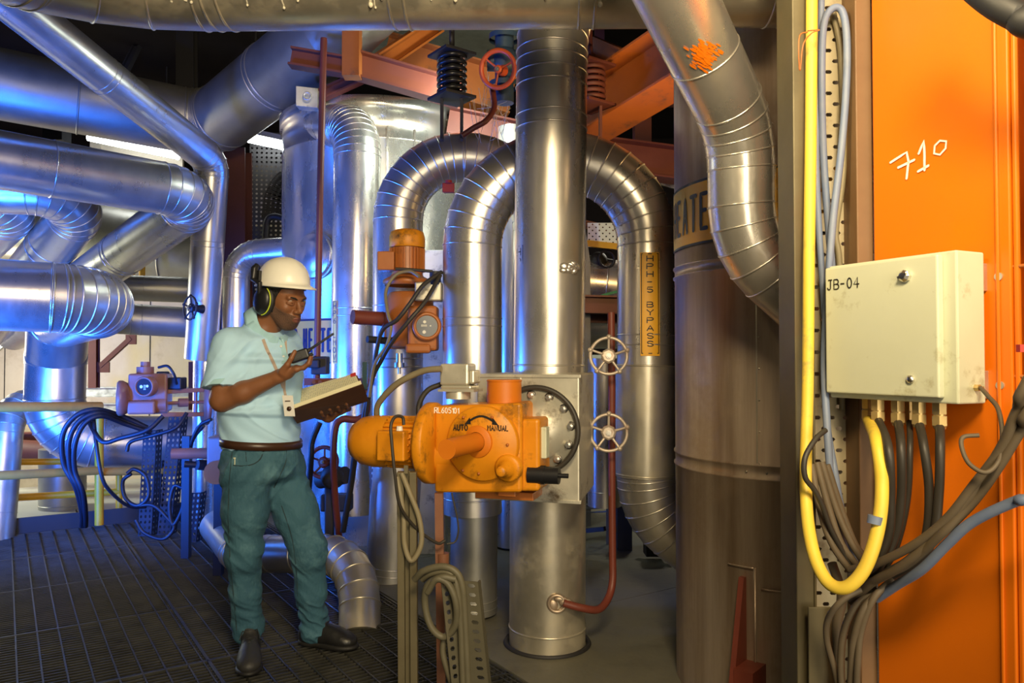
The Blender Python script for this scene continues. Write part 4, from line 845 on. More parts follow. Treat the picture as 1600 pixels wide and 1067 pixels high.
# ============================================================ OVERHEAD BEAMS CENTRE
beam('orange-pink beam sloping right behind the black spring hanger', (540,97,5.0), (720,148,5.1), .12, .17, 'redbeam')
g = MB(); g.boxf(P(534,117,4.9), (.11,0,0), (0,.1,0), (0,0,.36)); tag(g.build('steel_bracket', 'beam'), 'orange bracket plate hanging under the overhead pipe beside the rod', 'bracket')
beam('dark red beam running up left from the orange bracket', (455,90,5.0), (560,108,5.0), .1, .12, 'redbeam')
beam('brown-orange beam rising to the overhead pipe left of the spring hanger', (590,100,5.2), (680,40,5.6), .12, .12, 'beam')
beam('orange beam behind the black spring hanger near the ceiling', (600,90,5.9), (800,150,6.1), .2, .35, 'beam')
beam('dark red brace behind the rod above the rear vessel', (500,150,5.4), (570,118,5.4), .07, .08, 'redbeam')
g = MB(); g.boxf(P(462,165,5.3), (.14,.05,0), (0,.1,0), (0,0,.14)); g.torus(P(480,150,5.25), (0,-1,0), .025, .008, 16, 6); tag(g.build('pulley_bracket', 'tin', bevel=.006), 'small pale bracket with a hole left of the rod near the ceiling', 'bracket')
beam('red beam behind the drain pipe and cobwebs', (700,190,5.6), (820,215,5.7), .14, .2, 'redbeam')
# right of central pipe: orange beams
beam('wide orange beam end running from the central pipe toward the heater tank', (900,190,5.2), (1090,70,4.4), .30, .34, 'beam')
beam('orange beam above the wide one under the overhead pipe', (900,62,5.6), (1030,120,4.9), .12, .14, 'beam')
beam('dark red lower beam right of the rear spring hanger', (915,240,5.8), (1085,262,5.8), .2, .25, 'redbeam')
beam('dark red vertical post between bypass pipe and heater tank', (1003,500,6.6), (1003,170,6.6), .14, .14, 'redbeam')
beam('bright steel strip crossing behind the bypass crown', (915,225,6.2), (992,243,6.2), .06, .06, 'galv')
beam('pale strip light rail right of the dark red post', (1010,262,6.4), (1090,240,6.2), .05, .05, 'galv')
beam('second pale rail close to the heater tank edge', (1000,275,6.4), (1090,300,6.2), .05, .05, 'galv')
g = MB(); g.boxf(P(905,170,6.4), (.9,-.1,0), (0,.05,0), (0,0,.5)); g.boxf(P(930,170,6.45)+ZA*.4, (.08,0,0), (0,.05,0), (0,0,.8)); tag(g.build('red_girder', 'redbeam_dark'), 'dark red girder plate high behind the bypass pipe', 'girder')
# clutter seen between central pipe and bypass leg
beam('red horizontal beam between the central pipe and bypass leg', (905,475,6.0), (985,477,6.0), .1, .14, 'redpipe')
beam('dark beam under the red one between central pipe and bypass leg', (905,496,6.2), (985,498,6.2), .1, .08, 'redbeam_dark')
beam('red beam high between the central pipe and bypass leg', (905,348,6.6), (985,366,6.6), .06, .06, 'redpipe')
g = MB(); g.perf(P(918,386,6.3), (.28,0,0), (0,0,.2), 10, 8, .5, .5, True); tag(g.build('perforated_guard', 'white', solid=.003), 'pale perforated guard behind the central pipe', 'guard')
g = MB(); g.bar(P(895,378,6.3), P(1000,389,6.3), .03, .05); g.bar(P(1000,389,6.3), Vector((P(1000,389,6.3).x, P(1000,389,6.3).y, 0)), .04, .04); tag(g.build('yellow_bar', 'yellow_rail'), 'yellow bar under the pale perforated guard', 'bar')
pipe('horizontal_pipe', 'shiny lagged pipe crossing behind the bypass leg above the red beam', [(890,440,6.6),(1000,450,6.6)], .22, (), 4, 'clad_bright', rings=[.3])
g = MB(); g.ball(P(935,408,6.5), .08); g.cyl(P(935,408,6.5), P(935,430,6.5), .05, 12); g.cyl(P(920,405,6.5), P(960,412,6.5), .035, 12); g.torus(P(948,405,6.42), (.3,-1,0), .07, .012, 20, 6); tag(g.build('small_valve', 'dark'), 'small dark valve above the shiny lagged pipe behind the bypass leg', 'valve')
g = MB(); g.bar(P(905,330,6.1), P(917,410,6.1), .05, .05); g.bar(P(917,410,6.1), Vector((P(917,410,6.1).x, P(917,410,6.1).y, 0)), .05, .05); tag(g.build('green_post', 'tray_dark'), 'dark green post immediately right of the central pipe', 'post')
g = MB(); g.bar(P(940,462,6.05), P(985,450,6.05), .03, .02); tag(g.build('green_strip', 'green'), 'bright green strip just above the red beam', 'strip')
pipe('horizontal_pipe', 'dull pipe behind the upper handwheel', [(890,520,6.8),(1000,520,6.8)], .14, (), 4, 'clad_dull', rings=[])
pipe('vertical_pipe', 'blue-grey pipe behind the lower handwheel', [(944,790,5.2),(944,560,5.2)], .11, (), 4, 'clad', rings=[.1,.9])
g = MB()
for k in range(12): g.tube([P(912,735+k*6,5.6), P(950,733+k*6,5.5)], .006, 6)
for px_, d_ in ((913,5.6),(949,5.5)): g.bar(Vector((P(px_,735,d_).x, P(px_,735,d_).y, 0)), P(px_,733,d_), .02, .02)
tag(g.build('wire_guard', 'tray_dark'), 'dark ribbed guard low between the box and the red standpipe', 'guard')
g = MB(); g.bar(P(915,829,5.4), P(945,826,5.3), .03, .03); g.bar(P(1000,830,5.2), P(1050,850,5.0), .04, .04); g.boxf(P(965,860,5.3), (.1,0,0), (0,.1,0), (0,0,.3)); g.boxf(P(1010,870,5.0), (.12,0,0), (0,.12,0), (0,0,.16)); tag(g.build('pipe_support', 'dark'), 'black pipe support on the floor under the bypass elbow', 'support')
# grey filler mass, added to keep the far right dark
g = MB(); g.boxf(P(880,760,8.2), (1.8,0,0), (0,.3,0), (0,0,1.4)); tag(g.build('filler_mass', 'slab'), 'grey filler mass added far behind the bypass pipe', 'filler')
# ============================================================ SLOTTED POST AND CABLE LOOPS IN FRONT
g = MB(); a = P(637,1100,2.85); b = P(635,738,2.85); L = b-a
X1 = Vector((1,0,0)); 
g.boxf(a+Vector((-.036,0,0)), (.026,0,0), (0,.035,0), L); g.boxf(a+Vector((.010,0,0)), (.026,0,0), (0,.035,0), L); g.boxf(a+Vector((-.036,.03,0)), (.072,0,0), (0,.006,0), L)
k = 0
tag(g.build('channel_post', 'frame', bevel=.002), 'olive steel channel post standing in the grating below the orange motor', 'post')
g = MB(); g.boxf(P(631,740,2.84), (.015,0,0), (0,.02,0), (0,0,.0)+Vector((0,0,.03)) if False else Vector((0,0,.03))); tag(g.build('post_clip', 'frame'), 'small clip on top of the olive channel post', 'clip')
g = MB(); a = P(722,1090,2.72); b = P(703,905,2.72); yv = b-a; g.perf(a, (.10,-.03,0), yv, 2, 13, .55, .42); g.perf(a, (-.03,-.02,0), yv, 1, 13, .5, .5); g.boxf(a+Vector((.10,-.03,0)), (.004,.02,0), (.004,-.004,0), yv)
tag(g.build('cable_tray', 'tray_shaded', solid=.003), 'slotted cable tray rising from the bottom edge right of the rusty post', 'cable tray')
for lb, pts, r in (
    ('oval loop of thick tan cable hung on the rusty post', [(712,905,2.68),(690,902,2.68),(668,915,2.70),(664,945,2.72),(674,980,2.72),(694,995,2.72),(712,975,2.70),(712,940,2.68),(700,912,2.68),(682,905,2.68),(668,925,2.70)], .0125),
    ('tan cable curving over the loop into the slotted tray', [(648,905,2.75),(662,892,2.72),(690,885,2.70),(712,893,2.69),(722,915,2.69),(726,960,2.70),(732,1085,2.71)], .0125),
    ('second tan cable beside it curving over into the slotted tray', [(660,905,2.75),(675,896,2.72),(697,894,2.70),(710,905,2.69),(716,930,2.69),(720,980,2.70),(724,1085,2.71)], .0115),
    ('tan cable dropping from the loop to the floor', [(694,995,2.74),(692,1020,2.74),(700,1050,2.74),(712,1085,2.74)], .011)):
    cable('cable', lb, pts, r, 'cable_tan_shaded')
# ============================================================ CABLE TRAY RISER
tr = thing('cable_tray', P(1300,1090,2.05), 'tall upright slotted cable tray between the heater tank and the orange column', 'cable tray')
ztb, ztt = -.6, CH+1.4
def TX(px, D): return (px-CX)/F*D
g = MB(); x0 = TX(1242,2.0); g.boxf((x0, 2.0, ztb), (TX(1270,2.0)-x0, 0, 0), (0, .12, 0), (0,0,ztt-ztb)); g.boxf((TX(1268,2.0), 1.992, ztb), (.006,0,0), (0,.1,0), (0,0,ztt-ztb)); g.build('side_rail', 'frame', tr, bevel=.003)
g = MB(); g.boxf((TX(1341,1.98), 1.98, ztb), (.042, 0, 0), (0, .1, 0), (0,0,ztt-ztb)); g.build('side_rail', 'brownwood', tr, bevel=.003)
g = MB(); g.perf((TX(1270,2.06), 2.06, ztb), (.135,0,0), (0,0,ztt-ztb), 7, int((ztt-ztb)/.029), .98, .34, True); g.build('slotted_web', 'tray', tr, solid=.003)
# lower pale cover plate behind cables
g = MB(); g.boxf((TX(1262,1.95), 1.96, -.6), (.085,0,0), (0,.006,0), (0,0,1.29)); g.build('cover_plate', 'frame', tr, bevel=.002)
# ============================================================ ORANGE COLUMN
c0 = Vector((.929,1.966,0)); c1 = Vector((1.080,1.660,0)); cn = (c1-c0).normalized(); cb = Vector((-cn.y, cn.x, 0)); 
if cb.y < 0: cb = -cb
col = thing('steel_column', (c0+c1)/2-ZA*.6, 'bright orange painted steel column at right with chalked 710', 'column')
g = MB(); g.boxf(c0+ZA*-1, c1-c0, cb*.02, ZA*4.2); g.build('front_flange', 'column', col, bevel=.003)
g = MB(); g.boxf((c0+c1)/2+cb*.02-cn*.008-ZA*1, cn*.016, cb*.3, ZA*4.2); g.boxf(c0+cb*.32-ZA, c1-c0, cb*.02, ZA*4.2); g.build('web', 'column', col)
g = MB(); g.boxf(c1+cn*.002+cb*.006-ZA*1, cn*.010, cb*.012, ZA*4.2); g.boxf(c1-cn*.03+cb*-.006-ZA*1, cn*.008, cb*.006, ZA*4.2); g.build('edge_weld', 'column', col, bevel=.003)
g = MB(); g.boxf(c1+cn*.012+cb*.05-ZA*1, cn*.35, cb*.02, ZA*4.2); g.build('side_plate', 'rust', col)
pfc = planemap(c0-cb*.002+ZA*0, cn, ZA)
def onc(px, py):
    v = Vector(((px-CX)/F, cp-(CY-py)/F*sp, sp+(CY-py)/F*cp)); t = (c0-Vector((0,0,CH))).dot(cb)/v.dot(cb); q = Vector((0,0,CH))+v*t; return ((q-c0).dot(cn), q.z)
g = MB()
def chs(L_, wd=.006): ribbon(g, [onc(*p) for p in L_], wd, lambda u,v,h: pfc(u,v,.0)-cb*(h), .0015)
chs([(1393,254),(1418,238),(1421,252),(1418,279)]); chs([(1405,262),(1430,250)])
chs([(1437,240),(1445,220),(1446,240),(1446,266)]); chs([(1436,268),(1452,259)])
chs([(1462,228),(1470,220),(1480,221),(1479,232),(1470,242),(1461,240),(1462,228)], .005)
g.build('chalk_number', 'chalk', col)
# ============================================================ JUNCTION BOX
b0 = Vector((.798,1.95,0)); b1 = Vector((.948,1.646,0)); bn = (b1-b0).normalized(); bb = Vector((-bn.y, bn.x, 0))
if bb.y < 0: bb = -bb
zT = CH+(HZ-389)/F*1.646; zB = CH+(HZ-632)/F*1.646; W_ = (b1-b0).length; H_ = zT-zB
jb = thing('junction_box', (b0+b1)/2+ZA*zB, 'pale green junction box lettered JB-04 mounted in front of the orange column', 'junction box')
g = MB(); g.boxf(b0+ZA*zB+bb*.012, bn*W_, bb*.095, ZA*H_); g.build('body', 'box', jb, bevel=.004)
g = MB(); g.boxf(b0+ZA*(zB+.012)+bn*.004-bb*.008, bn*(W_-.034), bb*.02, ZA*(H_-.018)); dr = g.build('door', 'box', jb, bevel=.005, seg=3)
fp = planemap(b0-bb*.0085+ZA*zB, bn, ZA); FM = lambda u, v, h: fp(u, v, 0)-bb*h
g = MB(); text(g, 'JB-04', .014, H_-.062, .024, .0032, FM, 1.0, .22, h=.001); g.build('lettering', 'ink', dr)
g = MB(); g.lathe(FM(.232, H_-.048, .0), -bb, [(.014,0),(.014,.008),(.008,.014),(0,.015)], 8, False); g.bar(FM(.222,H_-.052,.012), FM(.243,H_-.044,.012), .008, .006); g.build('lock', 'bolt', dr)
g = MB(); g.lathe(FM(.242, .052, 0), -bb, [(.009,0),(.009,.005),(.004,.008),(0,.008)], 16); g.build('lock', 'bolt', dr)
for (dz, lb) in ((H_-.055,'u'),(.04,'l')):
    g = MB(); o_ = b1+bb*.106+bn*.001+ZA*(zB+dz-.03); g.boxf(o_-bn*.01, bn*.004, bb*.055, ZA*.062); g.boxf(o_+bb*.03-bn*.01, bn*.045, bb*.004, ZA*.055); g.cyl(o_+bn*.02+bb*.028+ZA*.03, o_+bn*.02+bb*.015+ZA*.03, .009, 14); g.build('mounting_bracket', 'galv', jb, bevel=.003)
    g = MB(); g.cyl(o_+bb*.03+ZA*.05+bn*.02, o_+bn*.1+bb*.03+ZA*.05, .004, 8); g.build('tie_rod', 'rust', jb)
g = MB(); q = b1+bb*.07+ZA*(zB+.035); g.hexn(q, bn, .008, .01); g.cyl(q, q+bn*.018, .004, 8); g.build('earth_stud', 'brass', jb)
# glands and their cables: (px top, py bottom, out)
def BP(px, py, out):    # point at depth 'out' into the box from its front
    o = b0+bb*out; v = Vector(((px-CX)/F, cp-(CY-py)/F*sp, sp+(CY-py)/F*cp)); t = (o).dot(bb)/v.dot(bb); return Vector((0,0,CH))+v*t
GLs = [(1357,638,.075),(1372,638,.04),(1403,638,.045),(1421,638,.085),(1436,638,.045),(1468,640,.05)]
gp = []
for i, (px, py, out) in enumerate(GLs):
    p = BP(px, py, out); p.z = zB; s_ = .0165 if i != 3 else .011
    g = MB(); g.hexn(p, -ZA, s_, .026); g.cone(p-ZA*.026, p-ZA*.030, s_*.85, s_*.85, 16); g.hexn(p-ZA*.030, -ZA, s_*1.04, .022); g.lathe(p-ZA*.052, -ZA, [(s_*.9,0),(s_*.75,.008),(s_*.5,.009)], 16)
    g.build('cable_gland', 'brass', jb, bevel=.0008); gp.append(p-ZA*.055)
def D2(px, py, D): return P(px, py, D)
cable('yellow_cable', 'thick yellow cable running down the tray and looping up into the junction box', [(1269,-60,1.97),(1267,200,1.97),(1264,400,1.96),(1262,600,1.94),(1259,760,1.88),(1268,850,1.80),(1290,905,1.74),(1320,918,1.70),(1350,890,1.68),(1371,830,1.68),(1378,760,1.70),(1370,690,1.74),gp[0]], .0145, 'cable_yellow', k=12, n=16)
g = MB(); a_ = P(1366,818,1.68); g.cyl(a_, P(1368,806,1.68), .0155, 16); tag(g.build('tape_band', 'cable_blue'), 'blue-grey tape band wrapped round the yellow cable loop', 'tape')
ends = {1:[(1388,700,1.70),(1392,780,1.72),(1388,840,1.74),(1365,885,1.76),(1330,900,1.82)],
        2:[(1408,700,1.72),(1408,780,1.74),(1398,840,1.76),(1370,890,1.78),(1345,902,1.84)],
        3:[(1422,700,1.75),(1418,780,1.76),(1402,850,1.78),(1380,890,1.80),(1350,905,1.86)],
        4:[(1444,700,1.70),(1452,770,1.70),(1446,840,1.71),(1420,875,1.74),(1375,900,1.80)],
        5:[(1469,700,1.68),(1467,770,1.68),(1458,840,1.69),(1430,880,1.73),(1385,905,1.80)]}
names = {1:'black cable dropping from the gland next to the yellow cable',2:'black cable dropping from the third gland of the junction box',3:'thinner brown cable dropping from the small rear gland',4:'black cable dropping from the fourth large gland and bending left',5:'black cable dropping from the rightmost gland of the junction box'}
for i, e in ends.items(): cable('cable', names[i], [gp[i]+ZA*.006]+e, .0098 if i != 3 else .007, 'cable_dark', n=12)
cable('blue_cable', 'blue cable forming a long narrow loop on the slotted tray', [(1284,-40,2.02),(1282,60,2.02),(1275,200,2.02),(1278,330,2.02),(1290,520,2.02),(1290,640,2.0),(1305,740,1.93),(1320,820,1.93),(1345,900,1.93)], .0085, 'cable_blue', n=12)
cable('blue_cable', 'second blue cable crossing over it with a hairpin at the top of the tray', [(1300,420,2.02),(1287,250,2.02),(1284,120,2.0),(1287,40,2.0),(1300,14,2.0),(1316,18,2.0),(1323,60,2.0),(1322,140,2.0),(1314,240,2.0),(1302,340,1.995),(1294,440,1.995),(1288,560,1.99),(1292,660,1.95),(1300,760,1.93),(1318,850,1.93),(1340,905,1.93)], .0095, 'cable_blue', n=12)
cable('cable', 'brown-grey cable slanting down inside the tray', [(1302,20,2.045),(1314,90,2.045),(1318,260,2.04),(1306,360,2.04),(1312,420,2.04),(1316,640,2.04)], .008, 'cable_tan', n=10)
cable('blue_cable', 'thick blue-grey cable sweeping from the right edge down left under the junction box', [(2080,640,1.42),(1640,770,1.45),(1590,782,1.48),(1520,815,1.55),(1480,850,1.60),(1440,890,1.66),(1400,915,1.74),(1370,935,1.80)], .0105, 'cable_blue', n=14)
for i, (lb, pts) in enumerate((
    ('uppermost grey-brown cable of the bundle rising to the right picture edge', [(2050,150,1.40),(1640,560,1.42),(1590,640,1.46),(1565,700,1.50),(1520,760,1.55),(1480,810,1.59),(1430,850,1.65),(1370,880,1.74),(1330,890,1.82)]),
    ('middle grey-brown cable of the bundle rising to the right picture edge', [(2060,190,1.41),(1645,600,1.43),(1597,670,1.47),(1560,730,1.51),(1520,785,1.56),(1470,835,1.60),(1420,880,1.68),(1370,905,1.76),(1330,940,1.84)]),
    ('lowest grey-brown cable of the bundle rising to the right picture edge', [(2040,110,1.42),(1645,540,1.44),(1585,660,1.48),(1555,715,1.52),(1505,790,1.57),(1450,850,1.63),(1400,890,1.70),(1350,915,1.80)]))):
    cable('cable', lb, pts, .0095, 'cable_grey', n=12)
cable('cable', 'thin cable hanging from the earth stud with a small loop at the column', [q+bn*.012, P(1545,620,1.58), P(1560,640,1.52), P(1566,680,1.50), P(1560,720,1.50), P(1540,738,1.50), P(1515,725,1.52), P(1503,700,1.54), P(1505,683,1.55), P(1530,680,1.54)], .0045, 'cable_grey')
for i, (lb, pts, r) in enumerate((
    ('olive cable loop curling left of the slotted tray', [(1290,672,1.86),(1275,685,1.84),(1258,715,1.82),(1258,745,1.82),(1272,765,1.83),(1285,790,1.84),(1300,830,1.85),(1330,885,1.86)], .0065),
    ('leftmost brown cable fanning down the lower tray', [(1268,725,1.9),(1280,790,1.88),(1300,850,1.86),(1335,900,1.85)], .0085),
    ('second brown cable fanning down the lower tray', [(1276,722,1.9),(1294,790,1.88),(1315,850,1.86),(1345,890,1.85)], .0085),
    ('third brown cable fanning down the lower tray', [(1284,722,1.9),(1305,790,1.88),(1326,840,1.86),(1350,880,1.85)], .0085),
    ('fourth brown cable fanning down the lower tray', [(1292,726,1.9),(1316,800,1.89),(1336,850,1.88),(1355,875,1.87)], .0085),
    ('brown cable dropping to the bottom edge from the cable knot, leftmost', [(1360,915,1.80),(1320,935,1.80),(1295,965,1.82),(1292,1000,1.84),(1305,1050,1.86),(1315,1100,1.87)], .0075),
    ('brown cable dropping to the bottom edge from the cable knot, second', [(1370,920,1.80),(1335,950,1.80),(1318,990,1.82),(1314,1040,1.84),(1318,1100,1.85)], .0085),
    ('brown cable dropping to the bottom edge from the cable knot, third', [(1385,915,1.78),(1350,950,1.78),(1334,1000,1.80),(1330,1050,1.82),(1328,1100,1.84)], .0085),
    ('brown cable dropping to the bottom edge from the cable knot, rightmost', [(1395,905,1.77),(1365,935,1.77),(1346,985,1.79),(1340,1040,1.80),(1338,1100,1.82)], .008),
    ('short dark cable bundle behind the knot on the tray', [(1300,880,1.92),(1315,930,1.92),(1308,980,1.93),(1312,1060,1.93),(1312,1100,1.93)], .012))):
    cable('cable', lb, pts, r, 'cable_grey' if i else 'cable_dark', n=10)
# thin wire twists around the yellow cable
cable('binding_wire', 'rusty wire twisted round the yellow cable near the top of the tray', [(1262,50,1.90),(1250,55,1.90),(1248,80,1.90),(1250,110,1.91),(1255,70,1.90),(1268,52,1.90),(1280,47,1.90),(1262,48,1.92)], .0018, 'rust', 'wire')
# pale pipe strip between the tray and column
pipe('vertical_pipe', 'pale silver pipe visible in the slit between the tray and orange column', [(1358,1090,2.5),(1358,-60,2.5)], .055, (), 4, 'clad_bright', rings=[.9,1.4,1.43,2.0])
g = MB(); g.boxf((TX(1346,1.9),1.9,-.6), (.045,0,0), (0,.03,0), (0,0,1.05)); tag(g.build('angle_strip', 'frame', bevel=.003), 'olive steel angle at the bottom between the tray and column', 'post')
cable('hose', 'black hose crossing the top right corner in front of the orange column', [(1490,-50,1.5),(1545,-2,1.45),(1590,25,1.42),(1650,50,1.4),(2050,160,1.36)], .028, 'rubber')
g = MB(); g.boxf(P(1594,550,1.42), (.012,0,0), (0,.012,0), (0,0,.014)); tag(g.build('red_tape', 'reddial'), 'small red tape mark on the cables at the right edge', 'tape')
# ============================================================ THE MAN (implicit surfaces polygonised with surface nets)
class SDF:
    def __init__(s, lo, hi, h):
        s.lo = np.array(lo, float); s.h = h; s.n = np.ceil((np.array(hi)-s.lo)/h).astype(int)+1
        s.F = np.full(tuple(s.n), 1.0, np.float32)
    def like(s):
        o = SDF.__new__(SDF); o.lo, o.h, o.n = s.lo, s.h, s.n; o.F = np.full(tuple(s.n), 1.0, np.float32); return o
    def sl(s, lo, hi):
        a = np.clip(np.floor((np.array(lo)-s.lo)/s.h).astype(int), 0, s.n-1); b = np.clip(np.ceil((np.array(hi)-s.lo)/s.h).astype(int)+1, 1, s.n)
        return tuple(slice(int(x), int(max(x+1, y))) for x, y in zip(a, b))
    def pts(s, S):
        ax = [(s.lo[i]+s.h*np.arange(S[i].start, S[i].stop)).astype(np.float32) for i in range(3)]
        return ax[0][:,None,None], ax[1][None,:,None], ax[2][None,None,:]
    def put(s, S, d, k, mode='u'):
        a = s.F[S]
        if mode == 'u':
            h = np.maximum(k-np.abs(a-d), 0)/max(k, 1e-6); s.F[S] = np.minimum(a, d)-h*h*k*.25
        else:
            b = -d; h = np.maximum(k-np.abs(a-b), 0)/max(k, 1e-6); s.F[S] = np.maximum(a, b)+h*h*k*.25
    def cap(s, p0, p1, r0, r1=None, k=.01, mode='u'):
        r1 = r0 if r1 is None else r1; p0 = np.array(p0, float); p1 = np.array(p1, float); m = max(r0, r1)+k+.012
        S = s.sl(np.minimum(p0,p1)-m, np.maximum(p0,p1)+m); x, y, z = s.pts(S); d = p1-p0; L = max(d@d, 1e-9)
        t = np.clip(((x-p0[0])*d[0]+(y-p0[1])*d[1]+(z-p0[2])*d[2])/L, 0, 1)
        s.put(S, np.sqrt((x-p0[0]-t*d[0])**2+(y-p0[1]-t*d[1])**2+(z-p0[2]-t*d[2])**2)-(r0+(r1-r0)*t), k, mode); return s
    def ell(s, c, r, ax, k=.01, mode='u'):
        c = np.array(c, float); m = max(r)+k+.012; S = s.sl(c-m, c+m); x, y, z = s.pts(S); q = 0; g = 0
        for a, rr in zip(ax, r):
            e = (x-c[0])*a[0]+(y-c[1])*a[1]+(z-c[2])*a[2]; q = q+(e/rr)**2; g = g+(e/rr**2)**2
        k0 = np.sqrt(q); s.put(S, k0*(k0-1)/np.maximum(np.sqrt(g), 1e-4), k, mode); return s
    def ecap(s, p0, p1, r0, r1, SA, FA, k=.02, re=.03):   # elliptical tapering trunk
        p0 = np.array(p0, float); p1 = np.array(p1, float); m = max(*r0, *r1)+k+.03; S = s.sl(np.minimum(p0,p1)-m, np.maximum(p0,p1)+m); x, y, z = s.pts(S)
        d = p1-p0; L = np.linalg.norm(d); dn = d/L
        al = (x-p0[0])*dn[0]+(y-p0[1])*dn[1]+(z-p0[2])*dn[2]; t = np.clip(al/L, 0, 1); ex = al-t*L
        qx = x-p0[0]-t*d[0]; qy = y-p0[1]-t*d[1]; qz = z-p0[2]-t*d[2]
        a = qx*SA[0]+qy*SA[1]+qz*SA[2]; b = qx*FA[0]+qy*FA[1]+qz*FA[2]
        rs = r0[0]+(r1[0]-r0[0])*t; rf = r0[1]+(r1[1]-r0[1])*t
        s.put(S, (np.sqrt((a/rs)**2+(b/rf)**2+(ex/re)**2)-1)*np.minimum(rs, rf), k); return s
    def plane(s, p, n):                               # keep only the side n points away from
        x, y, z = s.pts((slice(0,int(s.n[0])), slice(0,int(s.n[1])), slice(0,int(s.n[2]))))
        s.F = np.maximum(s.F, ((x-p[0])*n[0]+(y-p[1])*n[1]+(z-p[2])*n[2]).astype(np.float32)); return s
    def grid(s): return s.pts((slice(0,int(s.n[0])), slice(0,int(s.n[1])), slice(0,int(s.n[2]))))
    def hit(s, px, py, off=.0):
        o = np.array([0,0,CH]); v = np.array([(px-CX)/F, cp-(CY-py)/F*sp, sp+(CY-py)/F*cp]); v = v/np.linalg.norm(v); t = (s.lo[1]-.02)/v[1]
        for _ in range(4000):
            p = o+v*t; i = (p-s.lo)/s.h; j = np.round(i).astype(int)
            if j[1] >= s.n[1]: return None
            if (j >= 0).all() and (j < s.n).all() and s.F[tuple(j)] < 0: return Vector(p-v*off)
            t += s.h*.4
        return None
    def mesh(s, name, m, parent=None, smooth=2):
        f = s.F; I = f < 0; n = s.n; c = np.zeros(tuple(n-1), np.uint8)
        for a in (0,1):
            for b in (0,1):
                for d in (0,1): c += I[a:n[0]-1+a, b:n[1]-1+b, d:n[2]-1+d]
        act = np.argwhere((c > 0) & (c < 8)); ids = np.full(tuple(n-1), -1, np.int32); ids[tuple(act.T)] = np.arange(len(act))
        acc = np.zeros((len(act), 3)); cnt = np.zeros(len(act)); i, j, k = act.T
        for ax in range(3):
            for b in (0,1):
                for d in (0,1):
                    o = [0,0,0]; oo = [q for q in range(3) if q != ax]; o[oo[0]] = b; o[oo[1]] = d; e = list(o); e[ax] = 1
                    A = f[i+o[0], j+o[1], k+o[2]].astype(float); B = f[i+e[0], j+e[1], k+e[2]].astype(float); mk = (A < 0) != (B < 0)
                    t = np.where(mk, A/np.where(A-B == 0, 1, A-B), 0); P_ = np.array(o, float)[None,:].repeat(len(act), 0); P_[:,ax] += t
                    acc[mk] += P_[mk]; cnt += mk
        V = s.lo+(act+acc/np.maximum(cnt,1)[:,None])*s.h; Q_ = []
        for ax in range(3):
            u, w = (ax+1) % 3, (ax+2) % 3
            S0 = [slice(None)]*3; S1 = [slice(None)]*3; S0[ax] = slice(0,-1); S1[ax] = slice(1,None)
            E = np.argwhere(I[tuple(S0)] != I[tuple(S1)])
            E = E[(E[:,u] > 0) & (E[:,w] > 0) & (E[:,u] < n[u]-1) & (E[:,w] < n[w]-1)]
            if not len(E): continue
            ins = I[tuple(E.T)]
            def idx(du, dw):
                q = E.copy(); q[:,u] -= du; q[:,w] -= dw; return ids[tuple(q.T)]
            a, b, c_, d = idx(1,1), idx(0,1), idx(0,0), idx(1,0); q = np.stack([a,b,c_,d], 1); q[~ins] = q[~ins][:, ::-1]; Q_.append(q)
        Q_ = np.concatenate(Q_); Q_ = Q_[(Q_ >= 0).all(1)]
        for _ in range(smooth):                       # light Taubin-like smoothing
            for lam in (.5, -.45):
                sm = np.zeros_like(V); ct = np.zeros(len(V))
                for e in range(4):
                    a, b = Q_[:,e], Q_[:,(e+1) % 4]; np.add.at(sm, a, V[b]); np.add.at(ct, a, 1); np.add.at(sm, b, V[a]); np.add.at(ct, b, 1)
                V = V+lam*(sm/np.maximum(ct,1)[:,None]-V)
        base = Vector((0,0,0)); q = parent
        while q is not None: base += q.location; q = q.parent
        me = bpy.data.meshes.new(name); me.vertices.add(len(V)); me.vertices.foreach_set('co', (V-np.array(base)).ravel())
        me.loops.add(len(Q_)*4); me.loops.foreach_set('vertex_index', Q_.ravel().astype(np.int32)); me.polygons.add(len(Q_)); me.polygons.foreach_set('loop_start', np.arange(0, len(Q_)*4, 4, dtype=np.int32))
        me.update(calc_edges=True); me.validate(); me.polygons.foreach_set('use_smooth', [True]*len(me.polygons)); me.materials.append(M[m] if isinstance(m, str) else m)
        o = bpy.data.objects.new(name, me); COL.objects.link(o)
        if parent is not None: o.parent = parent
        return o
M['skin'] = mat('brown_skin', (.20,.078,.032), .48, 0, (.255,.105,.045), 18, .6, .10, 260, rvar=.05, spec=.45)
M['skin'].node_tree.nodes['Principled BSDF'].inputs['Subsurface Weight'].default_value = .06
M['skin'].node_tree.nodes['Principled BSDF'].inputs['Subsurface Radius'].default_value = (.02,.008,.004)
M['hair'] = mat('black_hair', (.008,.006,.005), .6, 0, bump=.6, bscale=300)
M['beard'] = mat('short_greying_beard', (.05,.030,.020), .75, 0, (.17,.080,.045), 330, .35, .5, 320)
M['lips'] = mat('lips', (.17,.06,.045), .45)
M['shirt'] = mat('aqua_pique_cotton', (.42,.68,.90), .85, 0, (.48,.74,.94), 5, .6, .15, 420)
M['trim'] = mat('aqua_rib_knit', (.36,.60,.68), .85, bump=.2, bscale=500)
M['jeans'] = mat('teal_blue_denim', (.022,.080,.125), .82, 0, (.045,.135,.185), 7, .55, .3, 90, stretch=(1,1,.5), dirt=(.12,.26,.31), dscale=6, dthr=(.5,.8))
M['stitch'] = mat('dark_denim_seam', (.008,.03,.042), .8)
M['leather'] = mat('brown_belt_leather', (.05,.022,.012), .35)
M['shoe'] = mat('black_shoe_leather', (.009,.009,.010), .33, 0, (.02,.019,.018), 9, .6, .15, 60, rvar=.1)
